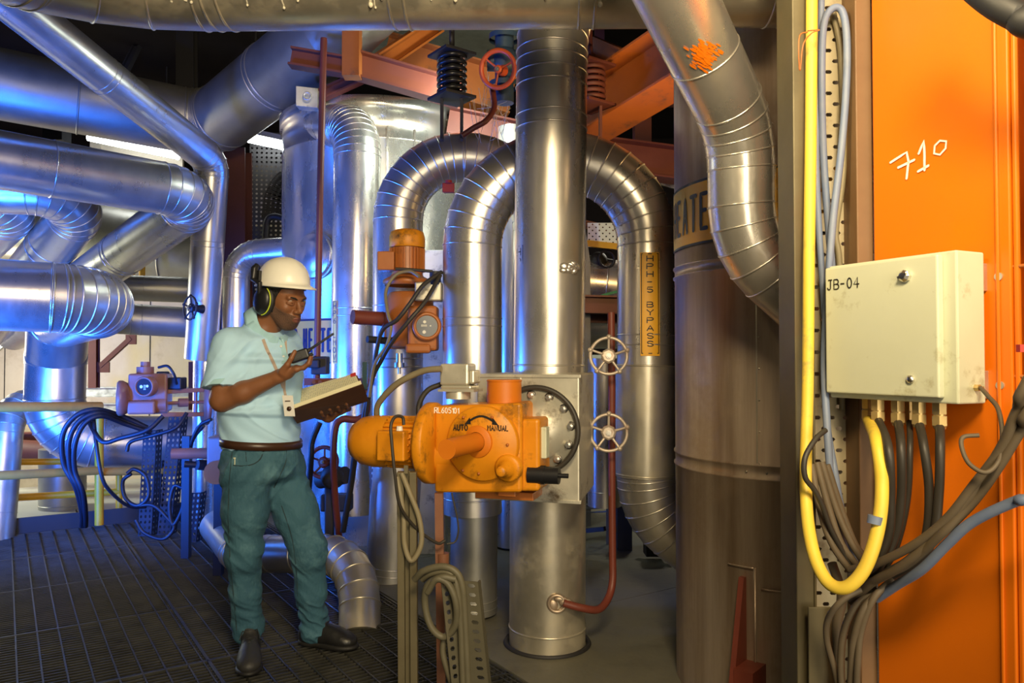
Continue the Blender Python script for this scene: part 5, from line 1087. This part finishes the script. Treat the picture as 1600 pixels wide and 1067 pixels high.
M['shoe2'] = mat('scuffed_grey_shoe', (.022,.022,.023), .55, 0, (.04,.038,.036), 9, .6, .15, 60)
M['sole'] = mat('black_sole', (.012,.011,.010), .6)
M['helmet'] = mat('white_helmet_plastic', (.90,.88,.78), .33, 0, (.86,.83,.72), 9, .4)
M['lime'] = mat('lime_yellow_trim', (.62,.75,.05), .5)
M['eye'] = mat('eye_white', (.62,.58,.52), .2)
M['iris'] = mat('dark_iris', (.012,.007,.004), .1)
M['cover'] = mat('dark_ledger_cover', (.055,.022,.014), .4, 0, (.10,.045,.025), 3, .5, .05, 40, stretch=(1,8,8))
M['corner'] = mat('brown_leather_corner', (.17,.075,.03), .5)
M['paper'] = mat('cream_paper', (.72,.68,.45), .8)
M['penink'] = mat('faint_grey_ink', (.30,.29,.26), .8)
M['lanyard'] = mat('grey_tan_lanyard', (.42,.33,.27), .7)
D0 = 3.42
_rg = np.random.RandomState(5).rand(32,32,32).astype(np.float32)
def vn(x, y, z):                                  # smooth value noise in -1..1
    f = []; i = []
    for q in (x, y, z):
        a = np.floor(q); t = (q-a).astype(np.float32); f.append(t*t*(3-2*t)); i.append(a.astype(int))
    o = 0
    for a in (0,1):
        for b_ in (0,1):
            for c in (0,1): o = o+_rg[(i[0]+a) % 32, (i[1]+b_) % 32, (i[2]+c) % 32]*((f[0] if a else 1-f[0])*(f[1] if b_ else 1-f[1])*(f[2] if c else 1-f[2]))
    return o*2-1
def fold(x, y, z, sx, sz, tilt=0, w=.6):           # soft ridged folds, long along x/y and short along z
    u = vn(x*sx+w*vn(x*7,y*7,z*7), y*sx+3, (z+tilt*x)*sz+w*vn(x*6+9,y*6,z*6)); return (1-np.abs(u)*2.2)
def Q(px, py, dd=0): return P(px, py, D0+dd)
man_base = Q(420, 700, .02); man = thing('person', (man_base.x, man_base.y, 0), 'man in aqua polo, jeans, hard hat and ear muffs reading a ledger, radio raised', 'person')
SB = np.array([-.66,-.75,0]); FB = np.array([.75,-.66,0])
def N3(v): v = Vector(v).normalized(); return v
FH = N3((.81,-.50,-.33)); SH = N3((-.60,-.80,0)); SH = N3(SH-FH*SH.dot(FH)); UH = N3(SH.cross(FH)); UH = UH if UH.z > 0 else -UH
HC = Q(444,466,-.03)
def H(f, u, s_=0): return HC+FH*f+UH*u+SH*s_
lo = Q(312,705,-.34); hi = Q(566,398,.36); lo = Vector((lo.x-.0, D0-.34, P(0,712,D0).z)); lo.x = P(306,500,D0).x; hi = Vector((P(566,500,D0).x, D0+.33, P(0,396,D0).z))
b = SDF(lo, hi, .0032)
hx = (SH, FH, UH)
# skull, face, jaw
b.ell(H(-.012,.03), (.077,.098,.088), hx, .01); b.ell(H(.026,-.035), (.060,.066,.086), hx, .03)
b.cap(H(.062,-.098,-.010), H(.062,-.098,.010), .023, .023, .03)
for s_ in (-1, 1):
    b.cap(H(.0,-.055,s_*.054), H(.055,-.094,s_*.018), .018, .020, .03)
    b.ell(H(.062,-.024,s_*.040), (.020,.022,.018), hx, .022)
    b.cap(H(.086,.024,s_*.010), H(.078,.024,s_*.044), .011, .009, .014)
    b.ell(H(-.005,.0,s_*.078), (.010,.022,.032), hx, .01)
for s_ in (-1, 1): b.ell(H(.094,.003,s_*.031), (.018,.016,.011), hx, .012, 's')
b.cap(H(.088,.016), H(.112,-.024), .0085, .0115, .012); b.cap(H(.112,-.026), H(.108,-.032), .012, .010, .008)
for s_ in (-1, 1):
    b.ell(H(.102,-.033,s_*.013), (.009,.012,.008), hx, .006)
    for q in range(5):
        a0, a1 = -1+q*.4, -1+(q+1)*.4
        f = lambda a, up: H(.0875-.009*a*a*(1 if a*s_ > 0 else .6), up*(.0062 if up > 0 else .0055)*(1-a*a*.9)+.001, s_*.031+a*.0165)
        b.cap(f(a0,1), f(a1,1), .0042, .0042, .004); b.cap(f(a0,-1), f(a1,-1), .0038, .0038, .004)
b.ell(H(.088,-.066), (.030,.016,.022), hx, .02)
b.cap(H(.098,-.0640,-.017), H(.104,-.0605,0), .0055, .007, .005); b.cap(H(.098,-.0640,.017), H(.104,-.0605,0), .0055, .007, .005)
b.cap(H(.096,-.0735,-.014), H(.101,-.0745,0), .006, .0078, .005); b.cap(H(.096,-.0735,.014), H(.101,-.0745,0), .006, .0078, .005)
b.cap(H(.104,-.0700,-.022), H(.111,-.067,0), .0022, .0026, .003, 's'); b.cap(H(.104,-.0700,.022), H(.111,-.067,0), .0022, .0026, .003, 's')
headF = b.F.copy()
# neck, hidden trunk, arms
nb = Q(411,512,.02)
b.cap(nb, H(-.022,-.055), .062, .058, .02); b.cap(H(-.01,-.05), nb+Vector((.03,-.03,0)), .045, .045, .03)
RSh = Q(360,539,-.125); LSh = Q(444,535,.13)
b.cap(nb-ZA*.02, RSh, .055, .052, .04); b.cap(nb-ZA*.02, LSh, .055, .052, .04)
b.ecap(Q(409,688), Q(412,560), (.145,.115), (.155,.105), SB, FB, .04)
b.cap(RSh, Q(346,622,-.165), .052, .046, .03)
EL = Q(347,626,-.165); WR = Q(436,588,-.20)
b.cap(EL, Q(380,613,-.18), .049, .045, .02); b.cap(Q(380,613,-.18), WR, .045, .027, .02)
b.cap(LSh, Q(448,630,.19), .05, .045, .03); b.cap(Q(448,630,.19), Q(500,645,.05), .043, .026, .03)
# right hand: cupped under the radio
b.cap(WR, Q(449,582,-.20), .026, .028, .015)
kn = []
for i in range(4):
    dd = -.232+i*.021
    k0 = Q(463, 577-i*.8, dd); b.cap(Q(446,583,-.205), k0, .020, .0125, .012)
    r0 = (.0088,.0095,.0092,.0080)[i]; ln = (0,1.5,1,-1)[i]
    a = Q(473+ln, 574.5, dd); c = Q(482+ln, 568, dd); e = Q(485+ln, 558.5, dd)
    b.cap(k0, a, .0115, r0*1.08, .006); b.cap(a, c, r0*1.08, r0, .004); b.cap(c, e, r0, r0*.86, .003)
b.cap(Q(441,581,-.225), Q(449,570,-.24), .017, .0125, .012); b.cap(Q(449,570,-.24), Q(455,560,-.243), .0115, .0105, .005); b.cap(Q(455,560,-.243), Q(460.5,549.5,-.235), .0105, .0088, .003)
# left hand: palm under the ledger's fold, fingers curled on its cover
b.cap(Q(500,645,.05), Q(514,650,.03), .026, .026, .02)
tips = []
for i in range(4):
    px = 503+i*13; py = 649-i*4.2
    k0 = Q(px+3, py+2, .0); b.cap(Q(512,650,.035), k0, .022, .0115, .014)
    a = Q(px+1, py-1, -.052); c = Q(px-1, py-6, -.086); e = Q(px-2.5, py-13, -.110)
    b.cap(k0, a, .011, .0098, .006); b.cap(a, c, .0095, .009, .003); b.cap(c, e, .009, .0078, .003); tips.append(e)
b.mesh('body', 'skin', man, 2)
# eyes
for s_ in (-1, 1):
    g = MB(); g.ball(H(.0765,.0015,s_*.031), .0125, n=20, m=14); ey = g.build('eyeball', 'eye', man)
    g = MB(); look = (FH*1+UH*-.18+SH*0).normalized(); g.ball(H(.0765,.0015,s_*.031)+look*.0078, .0062, n=14, m=10); g.build('iris', 'iris', ey)
    g = MB(); g.tube([H(.0975,.020,s_*.012), H(.0965,.0265,s_*.026), H(.088,.0275,s_*.040), H(.080,.0225,s_*.050)], [.002,.0038,.0034,.0015], 8); g.build('eyebrow', 'hair', man)
# hair, beard and lips: thin shells over the head
x, y, z = b.grid(); hcn = np.array(HC)
fu = (x-hcn[0])*FH[0]+(y-hcn[1])*FH[1]+(z-hcn[2])*FH[2]; uu = (x-hcn[0])*UH[0]+(y-hcn[1])*UH[1]+(z-hcn[2])*UH[2]; su = (x-hcn[0])*SH[0]+(y-hcn[1])*SH[1]+(z-hcn[2])*SH[2]
hr = b.like(); hr.F = np.maximum(headF-.0045, np.maximum(fu-.026+np.maximum(uu,0)*-.3, -.060-uu)).astype(np.float32); hr.mesh('hair', 'hair', man, 1)
hr.F = np.maximum(headF-.0022, np.maximum(uu+.024+.30*(fu-.01), -(fu-.004))); lipm = np.sqrt((su/.021)**2+((fu-.103)/.03)**2+((uu+.0675)/.0125)**2)-1
hr.F = np.maximum(hr.F, -lipm*.012).astype(np.float32); hr.mesh('beard', 'beard', man, 1)
hr.F = np.maximum(headF-.0010, np.maximum(np.sqrt((su/.020)**2+((fu-.103)/.02)**2+((uu+.0675)/.0135)**2)-1, -1)*.012).astype(np.float32); hr.mesh('lips', 'lips', man, 1)
del hr, headF, fu, uu, su, lipm
# shirt
sh = b.like()
sh.ecap(Q(409,694), Q(405,640), (.168,.146), (.180,.164), SB, FB, .03); sh.ecap(Q(405,640), Q(411,560), (.180,.164), (.186,.138), SB, FB, .05); sh.ecap(Q(411,560), Q(411,533), (.186,.136), (.150,.10), SB, FB, .05)
sh.cap(nb-ZA*.035, RSh, .062, .062, .06); sh.cap(nb-ZA*.035, LSh, .060, .062, .06); sh.cap(nb-ZA*.05, nb+ZA*.0, .085, .070, .05)
for (S_, E_, sk) in ((RSh, Q(346,604,-.158), 1), (LSh, Q(446,600,.17), 0)):
    sl = b.like(); e2 = E_+(E_-S_)*.25; sl.cap(S_, e2, .066, .0765, .01)
    d = (E_-S_).normalized()+Vector((.0,0,0)); d = Vector((d.x+.22*sk, d.y, d.z)).normalized(); sl.plane(E_, d)
    k = .045; a = sh.F; h = np.maximum(k-np.abs(a-sl.F), 0)/k; sh.F = np.minimum(a, sl.F)-h*h*k*.25
    if sk: hemF = sl.F.copy(); hemP = E_.copy(); hemD = d.copy()
    del sl
zz = z; ang = (x-man_base.x)*.8+(y-man_base.y)*.6
zr = P(0,694,D0).z
mk = np.nonzero(np.abs(sh.F) < .02); X1, Y1, Z1 = (x+0*y+0*z)[mk], (0*x+y+0*z)[mk], (0*x+0*y+z)[mk]
wr = np.zeros_like(sh.F); wr[mk] = -.0065*fold(X1,Y1,Z1,7,24,.8)*np.clip(1-(Z1-zr)/.30, .15, 1)-.006*fold(X1+2,Y1,Z1,8,15,-1.4)*np.clip((Z1-zr-.12)/.1, 0, 1)*np.clip((1.44-Z1)/.10, 0, 1)
sh.F = (sh.F+wr).astype(np.float32)
sh.F = np.maximum(sh.F, -(b.F-.0)*0-1).astype(np.float32)
# open neck: carve round neck
sh.cap(H(-.02,-.05), nb+Vector((.028,-.03,.01)), .070, .058, .008, 's')
sh.plane(Vector((0,0,zr-.012)), Vector((0,0,-1)))
sh.mesh('polo_shirt', 'shirt', man, 2)
# knitted hem of the near sleeve
hm = b.like(); hm.F = np.maximum(hemF-.0015, -(((x-hemP.x)*hemD.x+(y-hemP.y)*hemD.y+(z-hemP.z)*hemD.z)+.022)).astype(np.float32); hm.plane(hemP+hemD*.001, hemD); hm.mesh('sleeve_hem', 'trim', man, 1); del hm, hemF
# collar
axn = (H(-.02,-.03)-nb).normalized(); fr_ = N3(Vector((.75,-.66,-.35))); fr_ = N3(fr_-axn*fr_.dot(axn)); sd_ = axn.cross(fr_)
co = nb+axn*.045-fr_*.004
g = MB(); n = 40; prof = [(.073,.030),(.079,.033),(.084,.022),(.098,-.012),(.102,-.026),(.096,-.028),(.080,-.004),(.073,.006)]
rows = []
for i in range(n+1):
    a = R(22)+(2*math.pi-R(44))*i/n; fl = abs(math.cos(a/2)) ; ext = max(0, math.cos(a))**3
    dr = fr_*math.cos(a)+sd_*math.sin(a)
    rows.append([co+dr*(r_*(1+.14*ext))+axn*(h_*(1+.9*ext if h_ < 0 else 1)-.052*max(0,math.cos(a))-.008) for r_, h_ in prof])
vs = [p for rw in rows for p in rw]; m_ = len(prof)
g.add(vs, [(i*m_+j, i*m_+(j+1) % m_, (i+1)*m_+(j+1) % m_, (i+1)*m_+j) for i in range(n) for j in range(m_)], True); g.build('collar', 'trim', man)
def drape(S, pts, wd, name, m, parent, off=.002, th=.0015, k=10):
    q = []; pp = [Vector((a, b_, 0)) for a, b_ in pts]; c = catmull(pp, k) if len(pp) > 2 else [pp[0].lerp(pp[1], i/12) for i in range(13)]
    for p in c:
        h = S.hit(p.x, p.y, off)
        if h: q.append(h)
    if len(q) < 2: return None
    for _ in range(2): q = [q[0]]+[(q[i-1]+q[i]*2+q[i+1])/4 for i in range(1, len(q)-1)]+[q[-1]]
    g = MB(); vs = []
    for i, p in enumerate(q):
        t = (q[min(i+1,len(q)-1)]-q[max(i-1,0)]).normalized(); vw = (Vector((0,0,CH))-p).normalized(); s_ = t.cross(vw).normalized()*wd/2; vs += [p-s_, p+s_, p+s_+vw*th, p-s_+vw*th]
    g.add(vs, [(i*4+j, i*4+(j+1) % 4, i*4+4+(j+1) % 4, i*4+4+j) for i in range(len(q)-1) for j in range(4)], False); return g.build(name, m, parent)
drape(sh, [(437,531),(441,545),(446,568)], .030, 'placket', 'trim', man, .002, .003)
for q_ in ((439,541),(443,557)):
    h_ = sh.hit(*q_, .006)
    if h_: g = MB(); g.lathe(h_, (0,-1,.1), [(.0055,0),(.0055,.0015),(0,.002)], 14); g.build('button', 'white', man)
drape(sh, [(386,499),(396,510),(410,521),(425,530),(435,533)], .034, 'collar_flap', 'trim', man, .006, .004)
drape(sh, [(439,531),(449,526),(460,518)], .030, 'collar_flap', 'trim', man, .006, .004)
ly = thing('x', (0,0,0), None, None); bpy.data.objects.remove(ly)
drape(sh, [(411,530),(418,548),(427,566),(436,588),(443,606)], .013, 'lanyard_strap', 'lanyard', man, .004)
drape(sh, [(446,532),(447,560),(445,585),(444,606),(447,622)], .011, 'lanyard_strap', 'lanyard', man, .004)
lt = MB(); h0 = sh.hit(420,551,.009); h1 = sh.hit(430,573,.009)
if h0 and h1:
    dv = (h1-h0).normalized(); vw = (Vector((0,0,CH))-h0).normalized(); pf = planemap(h0, dv, vw.cross(dv)); text(lt, 'NANN', 0, -.005, .009, .0018, pf, 1, .25, h=.001); lt.build('lanyard_print', 'ink', man)
g = MB(); p = Q(451,634,-.215); g.box(p, (.048,.003,.088), (N3((.93,-.2,-.0)), N3((.2,.93,0)), N3((-.12,0,.99)))); cdn = g.build('id_card', 'white', man, bevel=.001)
g = MB(); g.lathe(p+Vector((.003,-.003,-.012)), (0,-1,0), [(.010,0),(.010,.001),(0,.001)], 16); g.boxf(p+Vector((-.014,-.004,.018)), (.022,0,0), (0,.001,0), (0,0,.004)); g.build('card_photo', 'leather', cdn)
# jeans
jl = Vector((P(335,800,D0).x, D0-.30, -.02)); jh = Vector((P(526,800,D0).x, D0+.36, P(0,684,D0).z))
j = SDF(jl, jh, .004)
j.ecap(Q(409,700), Q(411,738), (.171,.148), (.172,.142), SB, FB, .03, .05)
def leg(pts, k=.045):
    for q_, ((a, r0), (c, r1)) in enumerate(zip(pts, pts[1:])): j.cap(a, c, r0*.97, r1, k if q_ == 0 else .03)
leg([(Q(386,738,-.07),.108), (Q(384,800,-.07),.096), (Q(381,862,-.055),.074), (Q(383,925,-.02),.064), (Q(388,978,.015),.055)])
leg([(Q(437,738,.07),.105), (Q(463,800,.07),.094), (Q(481,862,.07),.074), (Q(486,925,.10),.066), (Q(491,975,.135),.054)])
j.cap(Q(382,858,-.08), Q(381,872,-.08), .062, .060, .03); j.cap(Q(486,855,.045), Q(487,870,.045), .060, .058, .03)
for c, zc_ in ((Q(388,980,.015),0), (Q(491,978,.135),0)):
    j.cap(c-ZA*.012, c+ZA*.02, .060, .064, .012)
x, y, z = j.grid(); an = (x*9+y*7)
mk = np.nonzero(np.abs(j.F) < .02); X1, Y1, Z1 = (x+0*y+0*z)[mk], (0*x+y+0*z)[mk], (0*x+0*y+z)[mk]
wr = np.zeros_like(j.F); wr[mk] = -.0085*fold(X1,Y1,Z1,11,34,.5)*np.clip((.30-Z1)/.14, 0, 1)-.0065*fold(X1+1,Y1,Z1,9,22,.9)*np.exp(-((Z1-.48)/.13)**2)-.0065*fold(X1+4,Y1,Z1,8,18,-1.1)*np.exp(-((Z1-.82)/.12)**2)-.0025*fold(X1+7,Y1,Z1,14,16,.6)
j.F = (j.F+wr).astype(np.float32)
j.plane(Vector((0,0,P(0,690,D0).z)), Vector((0,0,1)))
jo = j.mesh('jeans', 'jeans', man, 2)
for nm, pts, wd in (('pocket_seam', [(411,702),(408,715),(398,724),(382,728),(364,727)], .005), ('pocket_seam', [(384,706),(385,721)], .003), ('side_seam', [(363,706),(358,760),(357,820),(360,880),(366,940),(370,985)], .005),
                    ('fly_seam', [(447,702),(446,722),(436,745),(428,762)], .006), ('inner_seam', [(440,790),(456,840),(463,890),(466,950)], .004), ('belt_loop', [(411,686),(411,706)], .010), ('belt_loop', [(371,684),(370,704)], .010), ('pocket_seam', [(466,702),(474,712),(483,722)], .004)):
    drape(j, pts, wd, nm, 'stitch', jo, .0005, .0014)
g = MB(); h0 = j.hit(366,717,.006)
if h0: g.boxf(h0, (.004,0,0), (0,.003,0), (.0,0,-.04)); g.boxf(h0+Vector((-.004,0,0)), (.010,0,0), (0,.004,0), (0,0,.006)); g.build('pen_clip', 'box', man, bevel=.001)
# belt
g = MB(); n = 48; c = Q(409,690.5); rows = []
for i in range(n):
    a = 2*math.pi*i/n; d = Vector(SB)*(.178*math.cos(a))+Vector(FB)*(.156*math.sin(a)); dz = .010*(-d.x/.15); u = d.normalized()*.004
    rows.append([c+d-u+ZA*(-.018+dz), c+d+u+ZA*(-.018+dz), c+d+u+ZA*(.016+dz), c+d-u+ZA*(.016+dz)])
g.add([p for r_ in rows for p in r_], [(i*4+k, ((i+1) % n)*4+k, ((i+1) % n)*4+(k+1) % 4, i*4+(k+1) % 4) for i in range(n) for k in range(4)], True); g.build('belt', 'leather', man)
# shoes
def shoe(name, heel, toe, m, lab):
    heel = Vector(heel); toe = Vector(toe); f = (toe-heel).normalized(); s_ = Vector((f.y,-f.x,0)); L = (toe-heel).length
    t = thing('x', (0,0,0), None, None); bpy.data.objects.remove(t)
    c = (heel+toe)/2; e = L/2+.08; S = SDF(c-Vector((e,e,.0))+ZA*.001, c+Vector((e,e,.21)), .0034); up = Vector((0,0,1)); A = (s_, f, up)
    pt = lambda a, z_, b_=0: heel+f*(a*L)+ZA*z_+s_*b_
    S.ell(pt(.14,.045), (.038,.042,.042), A, .02); S.ell(pt(.45,.045), (.042,.07,.040), A, .03); S.ell(pt(.78,.040), (.050,.062,.036), A, .03); S.ell(pt(.64,.055), (.043,.06,.038), A, .03)
    S.cap(pt(.20,.05), pt(.22,.125), .038, .040, .03); S.cap(pt(.25,.11), pt(.62,.065), .030, .028, .03)
    S.plane(Vector((0,0,.022)), Vector((0,0,-1))); up_ = S.mesh(name, m, man, 2)
    S2 = S.like(); S2.ell(pt(.16,.018), (.042,.048,.022), A, .02); S2.ell(pt(.74,.018), (.056,.082,.022), A, .02); S2.ell(pt(.45,.018), (.042,.08,.020), A, .03); S2.plane(Vector((0,0,.003)), Vector((0,0,-1))); S2.plane(Vector((0,0,.030)), Vector((0,0,1))); S2.mesh('sole', 'sole', up_, 1)
    g = MB()
    for q in range(5):
        a = .34+q*.065; zt = .136-q*.0105
        g.tube([pt(a,zt-.022,-.030), pt(a+.02,zt-.001,-.012), pt(a+.035,zt+.002,.0), pt(a+.02,zt-.001,.014), pt(a,zt-.022,.031)], .0024, 6)
    g.tube([pt(.33,.128,0), pt(.37,.135,.03), pt(.44,.105,.042)], .0024, 6); g.tube([pt(.33,.128,0), pt(.37,.138,-.03), pt(.46,.105,-.044)], .0024, 6); g.build('laces', 'rubber', up_)
    up_['label'] = lab
    return up_
shoe('shoe', (-1.175,3.475,0), (-1.085,3.195,0), 'shoe2', 'scuffed grey shoe pointing at the camera')
shoe('shoe', (-.985,3.585,0), (-.700,3.500,0), 'shoe', 'shiny black shoe pointing right')
# hard hat
FHh = N3((.80,-.60,-.07)); SHh = N3((-.6,-.8,0)); UHh = SHh.cross(FHh); UHh = UHh if UHh.z > 0 else -UHh
hc = Q(443,444,-.03); g = MB(); n, m_ = 64, 18; vs = []
rows = []
for k in range(m_+1):
    t = math.pi/2*k/m_; row = []
    for i in range(n):
        a = 2*math.pi*i/n; ca, sa = math.cos(a), math.sin(a); rr = math.cos(t)**.82; rf = .128; rs = .107
        ridge = .003*math.exp(-((sa*rr*rs)/.018)**2)
        row.append(hc+FHh*(rf*rr*ca)+SHh*(rs*rr*sa)+UHh*((.118+ridge)*math.sin(t)))
    rows.append(row)
lip = []
for (fo, dz) in ((.0,0),(.35,-.003),(1,-.010),(1.0,-.016),(.3,-.012),(-.12,-.006)):
    row = []
    for i in range(n):
        a = 2*math.pi*i/n; ca, sa = math.cos(a), math.sin(a); ex = .008+.040*max(0,ca)**1.6+.012*max(0,-ca)**3
        row.append(hc+FHh*((.128+ex*fo)*ca)+SHh*((.107+ex*fo*.6)*sa)+UHh*(dz-.006*fo*max(0,ca)))
    lip.append(row)
allr = rows[::-1]+lip[1:]
g.add([p for r_ in allr for p in r_], [(k*n+i, k*n+(i+1) % n, (k+1)*n+(i+1) % n, (k+1)*n+i) for k in range(len(allr)-1) for i in range(n)], True)
hat = g.build('hard_hat', 'helmet', man, solid=0)
g = MB(); g.lathe(hc-UHh*.012, UHh, [(.094,-.012),(.098,-.012),(.098,.014),(.094,.014)], 40); g.build('sweat_band', 'black', hat)
# ear muffs
for s_ in (1, -1):
    c = HC+SH*s_*.098-FH*.022-UH*.022; S_ = SH*s_
    g = MB(); g.ball(c, (.026,.050,.060), (S_, FH, UH), 28, 18); mf = g.build('ear_muff', 'black', man)
    g = MB(); q = []
    for i in range(41):
        a = 2*math.pi*i/40; q.append(c-S_*.014+FH*(.047*math.cos(a))+UH*(.057*math.sin(a)))
    g.tube(q[:-1], .011, 10, closed=True); g.build('ear_cushion', 'rubber', mf)
    g = MB(); g.tube([c-S_*.001+FH*(.0515*math.cos(a))+UH*(.0615*math.sin(a)) for a in [R(-75)+R(150)*i/24 for i in range(25)]], .0026, 8); g.build('lime_stripe', 'lime', mf)
    g = MB(); hp = hc+SHh*s_*.107-FHh*.045+UHh*.03
    g.tube([c+S_*.012+UH*.03-FH*.01, c+S_*.022+UH*.075-FH*.012, hp+SHh*s_*.016-UHh*.02, hp+SHh*s_*.012+UHh*.03, hp+UHh*.045], [.013,.012,.013,.016,.011], 10); g.boxf(hp-FHh*.014-UHh*.03, FHh*.05, SHh*s_*.014, UHh*.05); g.build('muff_arm', 'black', mf, bevel=.002)
# radio
rd_ = thing('walkie_talkie', Q(468,566,-.2), 'black handheld radio with long antenna in the man\'s raised hand', 'radio')
rx = (Q(482,551,-.19)-Q(455,560,-.2)).normalized(); ry = N3(Vector((0,1,0))-rx*rx.y); rz = rx.cross(ry); rz = rz if rz.z > 0 else -rz
rc_ = Q(468,556,-.198)
g = MB(); g.box(rc_, (.082,.052,.044), (rx,ry,rz)); g.build('case', 'black', rd_, bevel=.007, seg=3)
g = MB(); p = rc_+rx*.035+rz*.008; e_ = Q(521.5,521,-.165); g.tube([p, p.lerp(e_,.12), p.lerp(e_,.13), e_], [.0085,.0078,.0058,.0045], 12); g.build('antenna', 'rubber', rd_)
g = MB(); g.cyl(rc_+rx*.04-rz*.010, rc_+rx*.055-rz*.010, .007, 14); g.build('volume_knob', 'black', rd_)
g = MB(); g.boxf(rc_-rx*.025-ry*.028-rz*.012, rx*.035, ry*.003, rz*.022); g.boxf(rc_+rz*.021-rx*.03, rx*.04, ry*.02, rz*.003); g.build('keypad', 'rubber', rd_, bevel=.001)
# ledger
A_ = Q(451,641,-.175); B_ = Q(567,599,-.175); C_ = Q(464,661,-.06); D_ = Q(576,626,-.06); E_ = Q(463,614,.10); G_ = Q(558,586,.10)
bk = thing('ledger', C_, 'open cream-paged ledger with dark brown cover resting on the man\'s hand', 'book')
def slab(name, m, a, b_, c, d, t, off=0, par=bk, bev=.001):
    nn = (b_-a).cross(c-a).normalized(); 
    if nn.y > 0 or nn.z < 0 and False: pass
    o = nn*off; g = MB(); g.plate([a+o, b_+o, d+o, c+o], nn, t); return g.build(name, m, par, bevel=bev)
n1 = (B_-A_).cross(C_-A_).normalized(); up1 = n1 if n1.z > 0 else -n1
n2 = (G_-E_).cross(C_-E_).normalized(); up2 = n2 if n2.z > 0 else -n2
g = MB(); g.plate([A_, B_, D_, C_], -up1, .003); cov = g.build('cover', 'cover', bk, bevel=.001)
g = MB(); g.plate([E_, G_, D_, C_], -up2, .003); g.build('cover', 'cover', bk, bevel=.001)
a1 = A_.lerp(B_,.15); c1 = A_.lerp(C_,.0)
ex_ = (B_-A_); ey_ = (C_-A_)
g = MB(); g.plate([A_+ex_*.13+ey_*.35, A_+ex_*.27+ey_*.30, A_+ex_*.30+ey_*.98, A_+ex_*.16+ey_*.98], -up1, .0045); g.build('leather_patch', 'corner', cov)
g = MB(); i_ = .985
A2, B2, C2, D2_ = [v_+up1*.001 for v_ in (A_.lerp(B_,.012), B_.lerp(A_,.02), C_.lerp(D_,.012), D_.lerp(C_,.02))]
g.plate([A2+ey_*.02, B2+ey_*.02, D2_, C2], up1, .018); pb = g.build('page_block', 'paper', bk)
E2, G2 = [v_+up2*.001 for v_ in (E_.lerp(G_,.012), G_.lerp(E_,.02))]
g = MB(); g.plate([E2, G2, D2_+up2*.01, C2+up2*.01], up2, .014); pb2 = g.build('page_block', 'paper', bk)
g = MB(); o_ = up2*.0156
for k in range(34):
    f0 = .04+k*.028; p0 = E2.lerp(G2,f0)+o_; p1 = (C2.lerp(D2_,f0))+up2*.01+o_
    y0 = .03
    while y0 < .9:
        ln = random.uniform(.03,.10); a = p0.lerp(p1,y0); b_ = p0.lerp(p1,min(.95,y0+ln)); g.boxf(a, b_-a, (G2-E2).normalized()*.0016, up2*.0003); y0 += ln+random.uniform(.015,.05)
g.build('handwriting', 'penink', pb2)
g = MB(); g.boxf(G2-(G2-E2).normalized()*.02+up2*.016, (G2-E2).normalized()*.025, (C2-E2)*.12, up2*.001); g.build('red_marker', 'reddial', pb2)
del b, sh, j
# ============================================================ groups of repeats
GR = {'handwheel': 'spoked handwheels on the valves', 'slotted_post': 'dark slotted posts under the maroon actuator', 'fluorescent_lamp': 'fluorescent lamps in the left background',
      'pipe_sign': 'amber lettered signs on the pipes', 'spring_hanger': 'coil spring hangers under the ceiling', 'blue_cable': 'blue cables on the slotted tray', 'metal_cabinet': 'sheet metal cabinets behind the pipes'}
for o in list(COL.objects):
    if o.parent is None and 'label' in o:
        n_ = o.name.split('.')[0]
        if n_ in GR: o['group'] = GR[n_]
        elif n_ == 'cable':
            l_ = o['label']
            if 'bundle arching' in l_: o['group'] = 'dark cables arching over the brown rail'
            elif 'dropping from the' in l_ and ('gland' in l_): o['group'] = 'cables dropping from the junction box'
            elif 'bundle rising' in l_: o['group'] = 'cable bundle rising to the right edge'
            elif 'fanning down' in l_: o['group'] = 'brown cables fanning down the lower tray'
            elif 'bottom edge from the cable knot' in l_: o['group'] = 'brown cables dropping from the cable knot'
            elif 'slotted tray' in l_ and 'tan' in l_: o['group'] = 'tan cables curving into the slotted tray'
